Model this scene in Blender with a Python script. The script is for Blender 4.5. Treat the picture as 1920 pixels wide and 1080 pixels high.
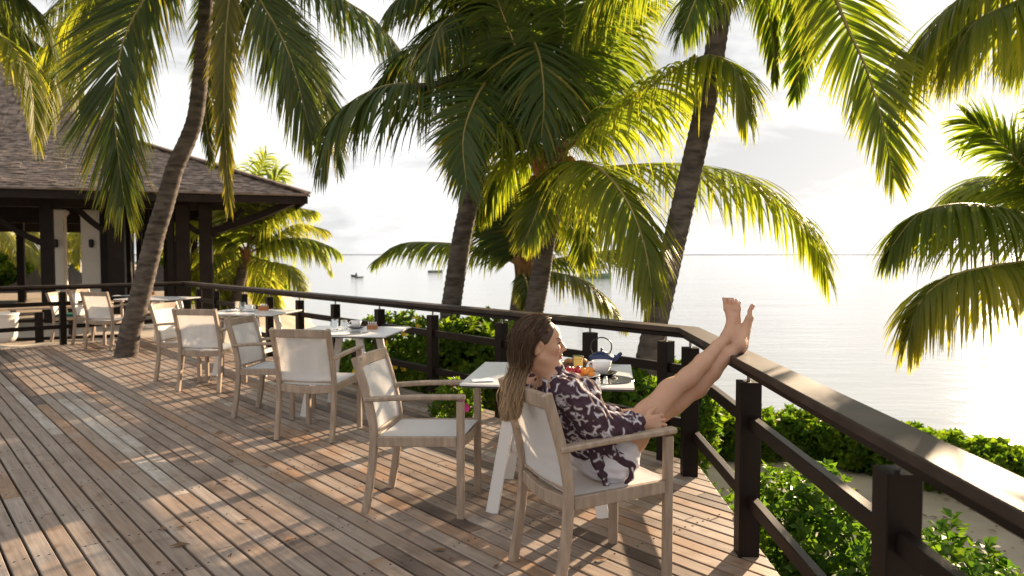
import bpy, math, random
import numpy as np
from mathutils import Vector

for o in list(bpy.data.objects):
    bpy.data.objects.remove(o)
S = bpy.context.scene
COL = S.collection
RND = random.Random(7)
R = math.radians

# ------------------------------------------------------------------ camera
F = 1400.0                       # focal length in photo pixels (1920 wide)
CAM_H = 1.47
PITCH = math.atan2(65.0, F)
cam_d = bpy.data.cameras.new('camera')
cam_d.sensor_width = 36.0
cam_d.lens = 36.0 * F / 1920.0
cam_d.clip_start = 0.05
cam_d.clip_end = 20000
cam_d.dof.use_dof = True
cam_d.dof.focus_distance = 3.7
cam_d.dof.aperture_fstop = 3.2
cam = bpy.data.objects.new('camera', cam_d)
cam.location = (0, 0, CAM_H)
cam.rotation_euler = (math.pi / 2 - PITCH, 0, 0)
COL.objects.link(cam)
S.camera = cam

# ------------------------------------------------------------------ world
SUN_AZ = R(34.5)                 # to the right of the viewing direction (+Y)
SUN_EL = R(15.4)
world = bpy.data.worlds.new('World')
S.world = world
world.use_nodes = True
wn = world.node_tree.nodes
wl = world.node_tree.links
wn.clear()
w_out = wn.new('ShaderNodeOutputWorld')
w_bg = wn.new('ShaderNodeBackground')
w_bg.inputs['Strength'].default_value = 0.11
sky = wn.new('ShaderNodeTexSky')
sky.sky_type = 'NISHITA'
sky.sun_disc = False
sky.sun_elevation = SUN_EL
sky.sun_rotation = SUN_AZ
sky.air_density = 1.2
sky.dust_density = 1.2
sky.ozone_density = 1.0
tc = wn.new('ShaderNodeTexCoord')
mp = wn.new('ShaderNodeMapping')
mp.inputs['Scale'].default_value = (1.6, 1.6, 6.5)
mp.inputs['Location'].default_value = (4.4, 3.3, 6.1)
n1 = wn.new('ShaderNodeTexNoise')
n1.inputs['Scale'].default_value = 1.7
n1.inputs['Detail'].default_value = 9
n1.inputs['Roughness'].default_value = 0.58
n1.inputs['Distortion'].default_value = 0.35
rp = wn.new('ShaderNodeValToRGB')
rp.color_ramp.elements[0].position = 0.42
rp.color_ramp.elements[0].color = (1.74, 1.75, 1.78, 1)
rp.color_ramp.elements[1].position = 0.61
rp.color_ramp.elements[1].color = (3.20, 3.19, 3.17, 1)
mx = wn.new('ShaderNodeMixRGB')
mx.inputs['Fac'].default_value = 0.974
wl.new(tc.outputs['Generated'], mp.inputs['Vector'])
wl.new(mp.outputs['Vector'], n1.inputs['Vector'])
wl.new(n1.outputs['Fac'], rp.inputs['Fac'])
hs_ = wn.new('ShaderNodeHueSaturation')
hs_.inputs['Saturation'].default_value = 0.35
wl.new(sky.outputs['Color'], hs_.inputs['Color'])
wl.new(hs_.outputs['Color'], mx.inputs['Color1'])
wl.new(rp.outputs['Color'], mx.inputs['Color2'])
wl.new(mx.outputs['Color'], w_bg.inputs['Color'])
wl.new(w_bg.outputs['Background'], w_out.inputs['Surface'])

# ------------------------------------------------------------------ sun
sun_d = bpy.data.lights.new('sun', 'SUN')
sun_d.energy = 4.4
sun_d.angle = R(0.6)
sun_d.color = (1.0, 0.75, 0.50)
sun = bpy.data.objects.new('sun', sun_d)
sdir = Vector((math.sin(SUN_AZ) * math.cos(SUN_EL), math.cos(SUN_AZ) * math.cos(SUN_EL), math.sin(SUN_EL)))
sun.rotation_euler = sdir.to_track_quat('Z', 'Y').to_euler()
sun.location = (8, 12, 9)
COL.objects.link(sun)

S.view_settings.view_transform = 'Standard'
S.view_settings.look = 'None'
S.view_settings.exposure = 1.78
S.view_settings.gamma = 1.0
S.view_settings.use_curve_mapping = False
S.cycles.use_denoising = True
S.cycles.max_bounces = 8
S.cycles.transparent_max_bounces = 12

# ------------------------------------------------------------------ pixel -> place helpers
_fw = np.array([0, math.cos(PITCH), -math.sin(PITCH)])
_up = np.array([0, math.sin(PITCH), math.cos(PITCH)])
_rt = np.array([1.0, 0, 0])
_c0 = np.array([0, 0, CAM_H])
def _ray(px, py):
    return _fw + _rt * ((px - 960) / F) + _up * ((540 - py) / F)
def W(px, py, h=0.0):            # the point of the horizontal plane z=h seen at that photo pixel
    d = _ray(px, py)
    return _c0 + d * ((h - CAM_H) / d[2])
def D(px, py, y):                # the point at world depth y
    d = _ray(px, py)
    return _c0 + d * (y / d[1])

# ------------------------------------------------------------------ object helpers
def link(o, parent=None):
    COL.objects.link(o)
    if parent is not None:
        o.parent = parent
    return o
def mesh_np(name, v, faces, mat=None, parent=None, smooth=False, loc=None, rot=None):
    me = bpy.data.meshes.new(name)
    me.from_pydata([tuple(map(float, p)) for p in v], [], [tuple(map(int, f)) for f in faces])
    me.update()
    if smooth:
        me.polygons.foreach_set('use_smooth', [True] * len(me.polygons))
    o = bpy.data.objects.new(name, me)
    if mat is not None:
        me.materials.append(mat)
    if loc is not None:
        o.location = loc
    if rot is not None:
        o.rotation_euler = rot
    return link(o, parent)
def mesh_quads(name, v, q, mat, parent=None, smooth=False):   # numpy arrays, quads only
    me = bpy.data.meshes.new(name)
    nv, nf = len(v), len(q)
    me.vertices.add(nv)
    me.vertices.foreach_set('co', np.asarray(v, dtype=np.float32).ravel())
    me.loops.add(nf * 4)
    me.loops.foreach_set('vertex_index', np.asarray(q, dtype=np.int32).ravel())
    me.polygons.add(nf)
    me.polygons.foreach_set('loop_start', np.arange(0, nf * 4, 4, dtype=np.int32))
    if smooth:
        me.polygons.foreach_set('use_smooth', np.ones(nf, dtype=bool))
    me.update(calc_edges=True)
    me.validate()
    if mat is not None:
        me.materials.append(mat)
    return link(bpy.data.objects.new(name, me), parent)
def vcol(o, name, rgb):          # a per-vertex albedo attribute
    me = o.data
    a = me.color_attributes.new(name, 'FLOAT_COLOR', 'POINT')
    c = np.ones((len(me.vertices), 4), dtype=np.float32)
    c[:, :3] = rgb
    a.data.foreach_set('color', c.ravel())
def tag(o, label=None, cat=None, group=None, kind=None):
    if label: o['label'] = label
    if cat: o['category'] = cat
    if group: o['group'] = group
    if kind: o['kind'] = kind
    return o
def thing(name, label, cat, loc=(0, 0, 0), rz=0.0, group=None):
    o = bpy.data.objects.new(name, None)
    o.empty_display_size = 0.1
    o.location = tuple(float(c) for c in loc)
    o.rotation_euler = (0, 0, rz)
    link(o)
    return tag(o, label, cat, group)
def copy_tree(o, parent=None):
    c = o.copy()
    COL.objects.link(c)
    c.parent = parent
    for ch in [x for x in ALLCH.get(o.name, [])]:
        copy_tree(ch, c)
    return c
ALLCH = {}
def index_children():
    ALLCH.clear()
    for ob in COL.objects:
        if ob.parent is not None:
            ALLCH.setdefault(ob.parent.name, []).append(ob)

class MB:                        # collects shapes into one mesh
    def __init__(s):
        s.v = []; s.f = []
    def add(s, v, f):
        n = len(s.v)
        s.v += [tuple(p) for p in v]
        s.f += [tuple(i + n for i in q) for q in f]
        return s
    def box(s, c, size, rz=0.0, cham=0.0):
        sx, sy, sz = [a / 2 for a in size]
        ca, sa = math.cos(rz), math.sin(rz)
        if cham <= 0:
            prof = [(-sx, -sy), (sx, -sy), (sx, sy), (-sx, sy)]
        else:
            k = cham
            prof = [(-sx + k, -sy), (sx - k, -sy), (sx, -sy + k), (sx, sy - k), (sx - k, sy), (-sx + k, sy), (-sx, sy - k), (-sx, -sy + k)]
        n = len(prof)
        v = []
        for z in (-sz, sz):
            for x, y in prof:
                v.append((c[0] + x * ca - y * sa, c[1] + x * sa + y * ca, c[2] + z))
        f = [tuple(reversed(range(n))), tuple(range(n, 2 * n))]
        f += [(i, (i + 1) % n, n + (i + 1) % n, n + i) for i in range(n)]
        return s.add(v, f)
    def sweep(s, pts, prof, side, closed_caps=True, scales=None):
        """prof: list of (a,b) along side vector and along (tangent x side)."""
        pts = [np.array(p, float) for p in pts]
        n = len(prof); m = len(pts)
        v = []
        for i, p in enumerate(pts):
            if i == 0: t = pts[1] - pts[0]
            elif i == m - 1: t = pts[-1] - pts[-2]
            else:
                t = (pts[i + 1] - p) / (np.linalg.norm(pts[i + 1] - p) + 1e-9) + (p - pts[i - 1]) / (np.linalg.norm(p - pts[i - 1]) + 1e-9)
            t = t / (np.linalg.norm(t) + 1e-12)
            a = np.array(side, float); a = a - t * a.dot(t); a /= (np.linalg.norm(a) + 1e-12)
            b = np.cross(t, a)
            sc = 1.0 if scales is None else scales[i]
            for (x, y) in prof:
                v.append(tuple(p + a * x * sc + b * y * sc))
        f = []
        for i in range(m - 1):
            for j in range(n):
                k = (j + 1) % n
                f.append((i * n + j, i * n + k, (i + 1) * n + k, (i + 1) * n + j))
        if closed_caps:
            f.append(tuple(reversed(range(n))))
            f.append(tuple((m - 1) * n + j for j in range(n)))
        return s.add(v, f)
    def lathe(s, prof, c=(0, 0, 0), n=20):
        v = []; f = []
        m = len(prof)
        for r, z in prof:
            for k in range(n):
                a = 2 * math.pi * k / n
                v.append((c[0] + r * math.cos(a), c[1] + r * math.sin(a), c[2] + z))
        for i in range(m - 1):
            for k in range(n):
                l = (k + 1) % n
                f.append((i * n + k, i * n + l, (i + 1) * n + l, (i + 1) * n + k))
        if prof[0][0] > 1e-6: f.append(tuple(reversed(range(n))))
        if prof[-1][0] > 1e-6: f.append(tuple((m - 1) * n + k for k in range(n)))
        return s.add(v, f)
    def build(s, name, mat, parent=None, smooth=False, loc=None, rot=None):
        return mesh_np(name, s.v, s.f, mat, parent, smooth, loc, rot)
def rect(w, h, c=0.004):
    a, b = w / 2, h / 2
    return [(-a + c, -b), (a - c, -b), (a, -b + c), (a, b - c), (a - c, b), (-a + c, b), (-a, b - c), (-a, -b + c)]
def ngon(r, n=8):
    return [(r * math.cos(2 * math.pi * k / n), r * math.sin(2 * math.pi * k / n)) for k in range(n)]
def spline(P, n):                # Catmull-Rom through the points, even in arc length
    P = np.array(P, float)
    Q = np.vstack([2 * P[0] - P[1], P, 2 * P[-1] - P[-2]])
    out = []
    for i in range(1, len(Q) - 2):
        for t in np.linspace(0, 1, 24, endpoint=False):
            p0, p1, p2, p3 = Q[i - 1], Q[i], Q[i + 1], Q[i + 2]
            out.append(0.5 * (2 * p1 + (p2 - p0) * t + (2 * p0 - 5 * p1 + 4 * p2 - p3) * t * t + (3 * p1 - p0 - 3 * p2 + p3) * t ** 3))
    out.append(P[-1])
    out = np.array(out)
    s = np.concatenate([[0], np.cumsum(np.linalg.norm(np.diff(out, axis=0), axis=1))])
    u = np.linspace(0, s[-1], n)
    return np.stack([np.interp(u, s, out[:, k]) for k in range(3)], 1), s[-1]

# ------------------------------------------------------------------ materials
def new_mat(name):
    m = bpy.data.materials.new(name)
    m.use_nodes = True
    nt = m.node_tree
    b = nt.nodes['Principled BSDF']
    return m, nt, b
def plain(name, col, rough=0.5, spec=0.4, metal=0.0, var=0.0, nscale=12.0, bump=0.0, trans=0.0, alpha=1.0, coat=0.0, stretch=None, objrand=0.0):
    m, nt, b = new_mat(name)
    b.inputs['Roughness'].default_value = rough
    b.inputs['Specular IOR Level'].default_value = spec
    b.inputs['Metallic'].default_value = metal
    b.inputs['Transmission Weight'].default_value = trans
    b.inputs['Alpha'].default_value = alpha
    b.inputs['Coat Weight'].default_value = coat
    b.inputs['Base Color'].default_value = (*col, 1)
    if var or bump or objrand:
        t = nt.nodes.new('ShaderNodeTexCoord')
        mp_ = nt.nodes.new('ShaderNodeMapping')
        if stretch: mp_.inputs['Scale'].default_value = stretch
        nz = nt.nodes.new('ShaderNodeTexNoise')
        nz.inputs['Scale'].default_value = nscale
        nz.inputs['Detail'].default_value = 6
        nt.links.new(t.outputs['Object'], mp_.inputs['Vector'])
        nt.links.new(mp_.outputs['Vector'], nz.inputs['Vector'])
        r = nt.nodes.new('ShaderNodeValToRGB')
        r.color_ramp.elements[0].position = 0.3
        r.color_ramp.elements[1].position = 0.7
        r.color_ramp.elements[0].color = tuple(c * (1 - var) for c in col) + (1,)
        r.color_ramp.elements[1].color = tuple(min(1, c * (1 + var)) for c in col) + (1,)
        nt.links.new(nz.outputs['Fac'], r.inputs['Fac'])
        outc = r.outputs['Color']
        if objrand:
            oi = nt.nodes.new('ShaderNodeObjectInfo')
            hs = nt.nodes.new('ShaderNodeHueSaturation')
            ma = nt.nodes.new('ShaderNodeMapRange')
            ma.inputs['To Min'].default_value = 1 - objrand
            ma.inputs['To Max'].default_value = 1 + objrand
            nt.links.new(oi.outputs['Random'], ma.inputs['Value'])
            nt.links.new(ma.outputs['Result'], hs.inputs['Value'])
            nt.links.new(outc, hs.inputs['Color'])
            outc = hs.outputs['Color']
        nt.links.new(outc, b.inputs['Base Color'])
        if bump:
            bp = nt.nodes.new('ShaderNodeBump')
            bp.inputs['Strength'].default_value = bump
            bp.inputs['Distance'].default_value = 0.01
            nt.links.new(nz.outputs['Fac'], bp.inputs['Height'])
            nt.links.new(bp.outputs['Normal'], b.inputs['Normal'])
    return m
def deck_mat():
    m, nt, b = new_mat('deck_wood')
    N, L = nt.nodes, nt.links
    t = N.new('ShaderNodeTexCoord'); oi = N.new('ShaderNodeObjectInfo')
    ad = N.new('ShaderNodeVectorMath'); ad.operation = 'ADD'
    cmb = N.new('ShaderNodeCombineXYZ')
    mu = N.new('ShaderNodeMath'); mu.operation = 'MULTIPLY'; mu.inputs[1].default_value = 37.0
    L.new(oi.outputs['Random'], mu.inputs[0])
    for k in range(3): L.new(mu.outputs[0], cmb.inputs[k])
    L.new(t.outputs['Object'], ad.inputs[0]); L.new(cmb.outputs[0], ad.inputs[1])
    mp_ = N.new('ShaderNodeMapping'); mp_.inputs['Scale'].default_value = (1.6, 34, 34)
    L.new(ad.outputs[0], mp_.inputs['Vector'])
    g = N.new('ShaderNodeTexNoise'); g.inputs['Scale'].default_value = 1.6; g.inputs['Detail'].default_value = 8; g.inputs['Roughness'].default_value = 0.65
    L.new(mp_.outputs[0], g.inputs['Vector'])
    blot = N.new('ShaderNodeTexNoise'); blot.inputs['Scale'].default_value = 2.6; blot.inputs['Detail'].default_value = 5
    L.new(ad.outputs[0], blot.inputs['Vector'])
    r = N.new('ShaderNodeValToRGB'); r.color_ramp.interpolation = 'LINEAR'
    cols = [(0.0, (0.10, 0.070, 0.054)), (0.13, (0.265, 0.200, 0.160)), (0.32, (0.335, 0.270, 0.222)), (0.5, (0.285, 0.205, 0.152)), (0.68, (0.365, 0.312, 0.272)), (0.86, (0.315, 0.195, 0.122)), (1.0, (0.47, 0.43, 0.385))]
    el = r.color_ramp.elements
    el[0].position, el[0].color = cols[0][0], (*cols[0][1], 1)
    el[1].position, el[1].color = cols[-1][0], (*cols[-1][1], 1)
    for p, c in cols[1:-1]:
        e = el.new(p); e.color = (*c, 1)
    mr = N.new('ShaderNodeMath'); mr.operation = 'MULTIPLY_ADD'; mr.inputs[1].default_value = 0.40; mr.inputs[2].default_value = -0.20
    L.new(blot.outputs['Fac'], mr.inputs[0])
    ads = N.new('ShaderNodeMath'); ads.operation = 'ADD'; ads.use_clamp = True
    L.new(oi.outputs['Random'], ads.inputs[0]); L.new(mr.outputs[0], ads.inputs[1])
    L.new(ads.outputs[0], r.inputs['Fac'])
    gr = N.new('ShaderNodeValToRGB')
    gr.color_ramp.elements[0].position = 0.28; gr.color_ramp.elements[0].color = (0.62, 0.60, 0.58, 1)
    gr.color_ramp.elements[1].position = 0.66; gr.color_ramp.elements[1].color = (1.1, 1.1, 1.1, 1)
    L.new(g.outputs['Fac'], gr.inputs['Fac'])
    mm = N.new('ShaderNodeMixRGB'); mm.blend_type = 'MULTIPLY'; mm.inputs['Fac'].default_value = 1
    L.new(r.outputs['Color'], mm.inputs['Color1']); L.new(gr.outputs['Color'], mm.inputs['Color2'])
    # stains
    st = N.new('ShaderNodeTexNoise'); st.inputs['Scale'].default_value = 7; st.inputs['Detail'].default_value = 4
    L.new(ad.outputs[0], st.inputs['Vector'])
    sr = N.new('ShaderNodeValToRGB'); sr.color_ramp.elements[0].position = 0.30; sr.color_ramp.elements[0].color = (0.72, 0.66, 0.6, 1)
    sr.color_ramp.elements[1].position = 0.42; sr.color_ramp.elements[1].color = (1, 1, 1, 1)
    L.new(st.outputs['Fac'], sr.inputs['Fac'])
    m2 = N.new('ShaderNodeMixRGB'); m2.blend_type = 'MULTIPLY'; m2.inputs['Fac'].default_value = 1
    L.new(mm.outputs['Color'], m2.inputs['Color1']); L.new(sr.outputs['Color'], m2.inputs['Color2'])
    L.new(m2.outputs['Color'], b.inputs['Base Color'])
    b.inputs['Roughness'].default_value = 0.55
    b.inputs['Specular IOR Level'].default_value = 0.35
    bp = N.new('ShaderNodeBump'); bp.inputs['Strength'].default_value = 0.35; bp.inputs['Distance'].default_value = 0.004
    L.new(g.outputs['Fac'], bp.inputs['Height']); L.new(bp.outputs['Normal'], b.inputs['Normal'])
    return m
def leaf_mat(name, c_dark, c_light, c_yel, trans=0.5, gloss=0.25, rough=0.48):
    m, nt, b = new_mat(name)
    N, L = nt.nodes, nt.links
    at = N.new('ShaderNodeVertexColor'); at.layer_name = 'Col'
    sp = N.new('ShaderNodeSeparateColor')
    L.new(at.outputs['Color'], sp.inputs['Color'])
    m1 = N.new('ShaderNodeMixRGB'); m1.inputs['Color1'].default_value = (*c_dark, 1); m1.inputs['Color2'].default_value = (*c_light, 1)
    L.new(sp.outputs['Red'], m1.inputs['Fac'])
    m2 = N.new('ShaderNodeMixRGB'); m2.inputs['Color2'].default_value = (*c_yel, 1)
    L.new(m1.outputs['Color'], m2.inputs['Color1']); L.new(sp.outputs['Green'], m2.inputs['Fac'])
    L.new(m2.outputs['Color'], b.inputs['Base Color'])
    b.inputs['Roughness'].default_value = rough
    b.inputs['Specular IOR Level'].default_value = gloss
    tr = N.new('ShaderNodeBsdfTranslucent')
    br = N.new('ShaderNodeMixRGB'); br.blend_type = 'MULTIPLY'; br.inputs['Fac'].default_value = 1
    br.inputs['Color2'].default_value = (2.85, 2.95, 0.95, 1)
    L.new(m2.outputs['Color'], br.inputs['Color1'])
    L.new(br.outputs['Color'], tr.inputs['Color'])
    mx_ = N.new('ShaderNodeMixShader'); mx_.inputs['Fac'].default_value = trans
    L.new(b.outputs[0], mx_.inputs[1]); L.new(tr.outputs[0], mx_.inputs[2])
    L.new(mx_.outputs[0], N['Material Output'].inputs['Surface'])
    return m
M = {}
M['deck'] = deck_mat()
M['dark_wood'] = plain('dark_stained_wood', (0.0135, 0.0085, 0.0065), 0.45, 0.16, var=0.3, nscale=3, stretch=(1, 1, 0.25), bump=0.08)
M['rail_top'] = plain('dark_varnished_wood', (0.042, 0.030, 0.022), 0.52, 0.22, var=0.4, nscale=6, bump=0.10, coat=0.04)
M['rail_top'].node_tree.nodes['Principled BSDF'].inputs['Coat Roughness'].default_value = 0.3
M['steel'] = plain('brushed_steel', (0.25, 0.24, 0.23), 0.35, 0.5, metal=1.0)
M['teak'] = plain('weathered_teak', (0.345, 0.262, 0.195), 0.55, 0.35, var=0.22, nscale=9, stretch=(4, 4, 0.7), bump=0.12, objrand=0.08)
M['white_metal'] = plain('white_powder_coat', (0.78, 0.76, 0.73), 0.4, 0.45)
M['table_white'] = plain('white_laminate', (0.80, 0.80, 0.80), 0.22, 0.5, var=0.02, nscale=8)
M['table_edge'] = plain('dark_laminate_core', (0.05, 0.048, 0.046), 0.5)
M['ceramic'] = plain('white_ceramic', (0.80, 0.80, 0.80), 0.15, 0.5)
M['black_mat'] = plain('black_slate', (0.016, 0.017, 0.019), 0.25, 0.5)
M['navy'] = plain('navy_enamel', (0.012, 0.025, 0.085), 0.4, 0.5, var=0.15, nscale=60, bump=0.2)
M['iron'] = plain('dark_iron', (0.03, 0.028, 0.026), 0.4, 0.5, metal=0.6)
M['juice'] = plain('orange_juice', (0.85, 0.52, 0.05), 0.35, 0.3)
M['berry'] = plain('red_fruit', (0.42, 0.015, 0.02), 0.3, 0.5, var=0.4, nscale=30)
M['orange'] = plain('orange_fruit', (0.75, 0.26, 0.03), 0.35, 0.4, var=0.2, nscale=30)
M['melon'] = plain('pale_melon', (0.55, 0.60, 0.30), 0.35, 0.4)
M['bread'] = plain('brown_bread', (0.33, 0.15, 0.05), 0.6, 0.3, var=0.4, nscale=25)
M['wicker'] = plain('dark_wicker', (0.09, 0.042, 0.02), 0.6, 0.3, var=0.4, nscale=40, bump=0.4)
M['napkin'] = plain('white_linen', (0.78, 0.78, 0.80), 0.9, 0.1)
M['bark'] = plain('palm_bark', (0.105, 0.088, 0.074), 0.9, 0.15, var=0.55, nscale=6, stretch=(1, 1, 3.0), bump=0.9)
M['fibre'] = plain('palm_fibre', (0.20, 0.11, 0.05), 0.95, 0.1, var=0.5, nscale=10, stretch=(4, 4, 0.6), bump=0.8)
M['coconut'] = plain('orange_coconut', (0.40, 0.17, 0.04), 0.5, 0.3, var=0.2, nscale=8)
M['rachis'] = plain('frond_rachis', (0.26, 0.20, 0.06), 0.5, 0.3, var=0.2, nscale=4)
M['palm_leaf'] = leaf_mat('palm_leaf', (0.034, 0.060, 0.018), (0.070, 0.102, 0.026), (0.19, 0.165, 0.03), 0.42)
M['palm_leaf_far'] = leaf_mat('palm_leaf_far', (0.085, 0.115, 0.035), (0.135, 0.165, 0.045), (0.27, 0.23, 0.06), 0.56)  # palm leaf with haze and brightness of the distance put into its colour
M['palm_leaf_dark'] = leaf_mat('palm_leaf_dark', (0.024, 0.046, 0.012), (0.052, 0.084, 0.018), (0.21, 0.165, 0.025), 0.24)  # same leaf, darkened in colour to stand for crowns in shade
M['palm_leaf_bright'] = leaf_mat('palm_leaf_bright', (0.062, 0.100, 0.018), (0.115, 0.155, 0.028), (0.225, 0.20, 0.03), 0.55)  # same leaf, lightened in colour to stand for sunlit fronds
M['hedge_leaf'] = leaf_mat('hedge_leaf', (0.042, 0.088, 0.013), (0.092, 0.155, 0.019), (0.18, 0.21, 0.02), 0.45, gloss=0.16)
M['vine_leaf'] = leaf_mat('vine_leaf', (0.038, 0.088, 0.015), (0.075, 0.138, 0.022), (0.15, 0.19, 0.02), 0.44, gloss=0.16)
M['stem'] = plain('brown_stem', (0.11, 0.075, 0.045), 0.85, 0.2, var=0.3)
M['pink'] = plain('pink_petal', (0.62, 0.05, 0.24), 0.6, 0.2)
M['yellow'] = plain('yellow_petal', (0.75, 0.52, 0.03), 0.6, 0.2)
M['sand'] = plain('sand', (0.42, 0.36, 0.29), 0.95, 0.1, var=0.22, nscale=1.6, bump=0.6)
M['shingle'] = plain('weathered_shingle', (0.185, 0.140, 0.112), 0.8, 0.22, var=0.65, nscale=5.5, bump=0.3)
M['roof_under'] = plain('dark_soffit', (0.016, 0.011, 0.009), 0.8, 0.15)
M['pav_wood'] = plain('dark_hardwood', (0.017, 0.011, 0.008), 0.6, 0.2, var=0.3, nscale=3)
M['gutter'] = plain('pale_eave_trim', (0.22, 0.185, 0.16), 0.5)
M['white_paint'] = plain('cream_paint', (0.80, 0.74, 0.64), 0.7, 0.2, var=0.04, nscale=2)
M['thatch'] = plain('dark_thatch', (0.075, 0.062, 0.055), 0.95, 0.1, var=0.5, nscale=12, stretch=(3, 3, 0.6), bump=1.0)
M['pot'] = plain('white_planter', (0.72, 0.69, 0.64), 0.8, 0.2, var=0.05, nscale=4)
M['boat_hull'] = plain('boat_hull', (0.16, 0.17, 0.17), 0.4)
M['boat_green'] = plain('boat_green', (0.16, 0.24, 0.18), 0.5)
M['boat_dark'] = plain('boat_dark', (0.03, 0.032, 0.036), 0.5)
M['green_cushion'] = plain('green_cushion', (0.02, 0.10, 0.07), 0.9, 0.1)
M['rust'] = plain('orange_clay', (0.38, 0.16, 0.07), 0.7, 0.2)

def glass_mat():
    m, nt, b = new_mat('clear_glass')
    b.inputs['Base Color'].default_value = (0.95, 0.97, 0.97, 1)
    b.inputs['Roughness'].default_value = 0.03
    b.inputs['Transmission Weight'].default_value = 0.95
    b.inputs['IOR'].default_value = 1.04
    return m
M['glass'] = glass_mat()
def sling_mat(name, al, col):
    m, nt, b = new_mat(name)
    N, L = nt.nodes, nt.links
    b.inputs['Base Color'].default_value = (*col, 1)
    b.inputs['Roughness'].default_value = 0.7
    b.inputs['Specular IOR Level'].default_value = 0.25
    t = N.new('ShaderNodeTexCoord')
    wv = N.new('ShaderNodeTexNoise'); wv.inputs['Scale'].default_value = 420
    L.new(t.outputs['Object'], wv.inputs['Vector'])
    bp = N.new('ShaderNodeBump'); bp.inputs['Strength'].default_value = 0.25; bp.inputs['Distance'].default_value = 0.001
    L.new(wv.outputs['Fac'], bp.inputs['Height']); L.new(bp.outputs['Normal'], b.inputs['Normal'])
    tl = N.new('ShaderNodeBsdfTranslucent'); tl.inputs['Color'].default_value = (0.78, 0.74, 0.68, 1)
    tp = N.new('ShaderNodeBsdfTransparent')
    a = N.new('ShaderNodeMixShader'); a.inputs['Fac'].default_value = 0.30
    L.new(b.outputs[0], a.inputs[1]); L.new(tl.outputs[0], a.inputs[2])
    c = N.new('ShaderNodeMixShader'); c.inputs['Fac'].default_value = al
    L.new(a.outputs[0], c.inputs[1]); L.new(tp.outputs[0], c.inputs[2])
    L.new(c.outputs[0], N['Material Output'].inputs['Surface'])
    return m
M['sling_back'] = sling_mat('mesh_sling_back', 0.27, (0.82, 0.82, 0.82))
M['sling_seat'] = sling_mat('mesh_sling_seat', 0.05, (0.82, 0.82, 0.83))
def vc_mat(name, rough=0.5, spec=0.4, sss=0.0, transl=0.0, bump=0.0):
    m, nt, b = new_mat(name)
    N, L = nt.nodes, nt.links
    at = N.new('ShaderNodeVertexColor'); at.layer_name = 'Col'
    L.new(at.outputs['Color'], b.inputs['Base Color'])
    b.inputs['Roughness'].default_value = rough
    b.inputs['Specular IOR Level'].default_value = spec
    if sss:
        b.inputs['Subsurface Weight'].default_value = sss
        b.inputs['Subsurface Radius'].default_value = (0.012, 0.005, 0.003)
        b.inputs['Subsurface Scale'].default_value = 1.0
    if bump:
        t = N.new('ShaderNodeTexCoord'); nz = N.new('ShaderNodeTexNoise'); nz.inputs['Scale'].default_value = 55
        L.new(t.outputs['Object'], nz.inputs['Vector'])
        bp = N.new('ShaderNodeBump'); bp.inputs['Strength'].default_value = bump; bp.inputs['Distance'].default_value = 0.004
        L.new(nz.outputs['Fac'], bp.inputs['Height']); L.new(bp.outputs['Normal'], b.inputs['Normal'])
    if transl:
        tl = N.new('ShaderNodeBsdfTranslucent'); L.new(at.outputs['Color'], tl.inputs['Color'])
        a = N.new('ShaderNodeMixShader'); a.inputs['Fac'].default_value = transl
        L.new(b.outputs[0], a.inputs[1]); L.new(tl.outputs[0], a.inputs[2])
        L.new(a.outputs[0], N['Material Output'].inputs['Surface'])
    return m
M['skin'] = vc_mat('skin', 0.45, 0.4, sss=0.25)
M['blouse'] = vc_mat('printed_cotton', 0.85, 0.15, transl=0.15)
M['shorts'] = vc_mat('white_cotton', 0.9, 0.1, transl=0.1)
M['hair'] = vc_mat('hair', 0.45, 0.4, transl=0.28)

# ================================================================== SETTING
# ---- sea
def sea_mat():
    m, nt, b = new_mat('sea_water')
    N, L = nt.nodes, nt.links
    b.inputs['Base Color'].default_value = (0.33, 0.36, 0.36, 1)
    b.inputs['Roughness'].default_value = 0.06
    b.inputs['IOR'].default_value = 1.33
    b.inputs['Specular IOR Level'].default_value = 0.75
    t = N.new('ShaderNodeTexCoord')
    mp_ = N.new('ShaderNodeMapping'); mp_.inputs['Rotation'].default_value = (0, 0, R(-8)); mp_.inputs['Scale'].default_value = (0.35, 1.3, 1)
    nz = N.new('ShaderNodeTexNoise'); nz.inputs['Scale'].default_value = 1.5; nz.inputs['Detail'].default_value = 6; nz.inputs['Roughness'].default_value = 0.6; nz.inputs['Distortion'].default_value = 0.5
    n2 = N.new('ShaderNodeTexNoise'); n2.inputs['Scale'].default_value = 0.16; n2.inputs['Detail'].default_value = 3
    L.new(t.outputs['Object'], mp_.inputs['Vector']); L.new(mp_.outputs[0], nz.inputs['Vector']); L.new(mp_.outputs[0], n2.inputs['Vector'])
    ad = N.new('ShaderNodeMath'); ad.operation = 'MULTIPLY_ADD'; ad.inputs[1].default_value = 3.0
    L.new(n2.outputs['Fac'], ad.inputs[0]); L.new(nz.outputs['Fac'], ad.inputs[2])
    bp = N.new('ShaderNodeBump'); bp.inputs['Strength'].default_value = 0.38; bp.inputs['Distance'].default_value = 0.10
    L.new(ad.outputs[0], bp.inputs['Height']); L.new(bp.outputs['Normal'], b.inputs['Normal'])
    return m
M['sea'] = sea_mat()
SEA = -1.9
tag(mesh_np('sea', [(-9000, -3000, SEA), (9000, -3000, SEA), (9000, 12000, SEA), (-9000, 12000, SEA)], [(0, 1, 2, 3)], M['sea']), kind='structure')
mb = MB(); mb.box((500, 1500, SEA + 0.5), (3600, 30, 1.6))
tag(mb.build('reef', plain('reef_rock', (0.30, 0.31, 0.32), 0.9)), kind='structure')

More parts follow.
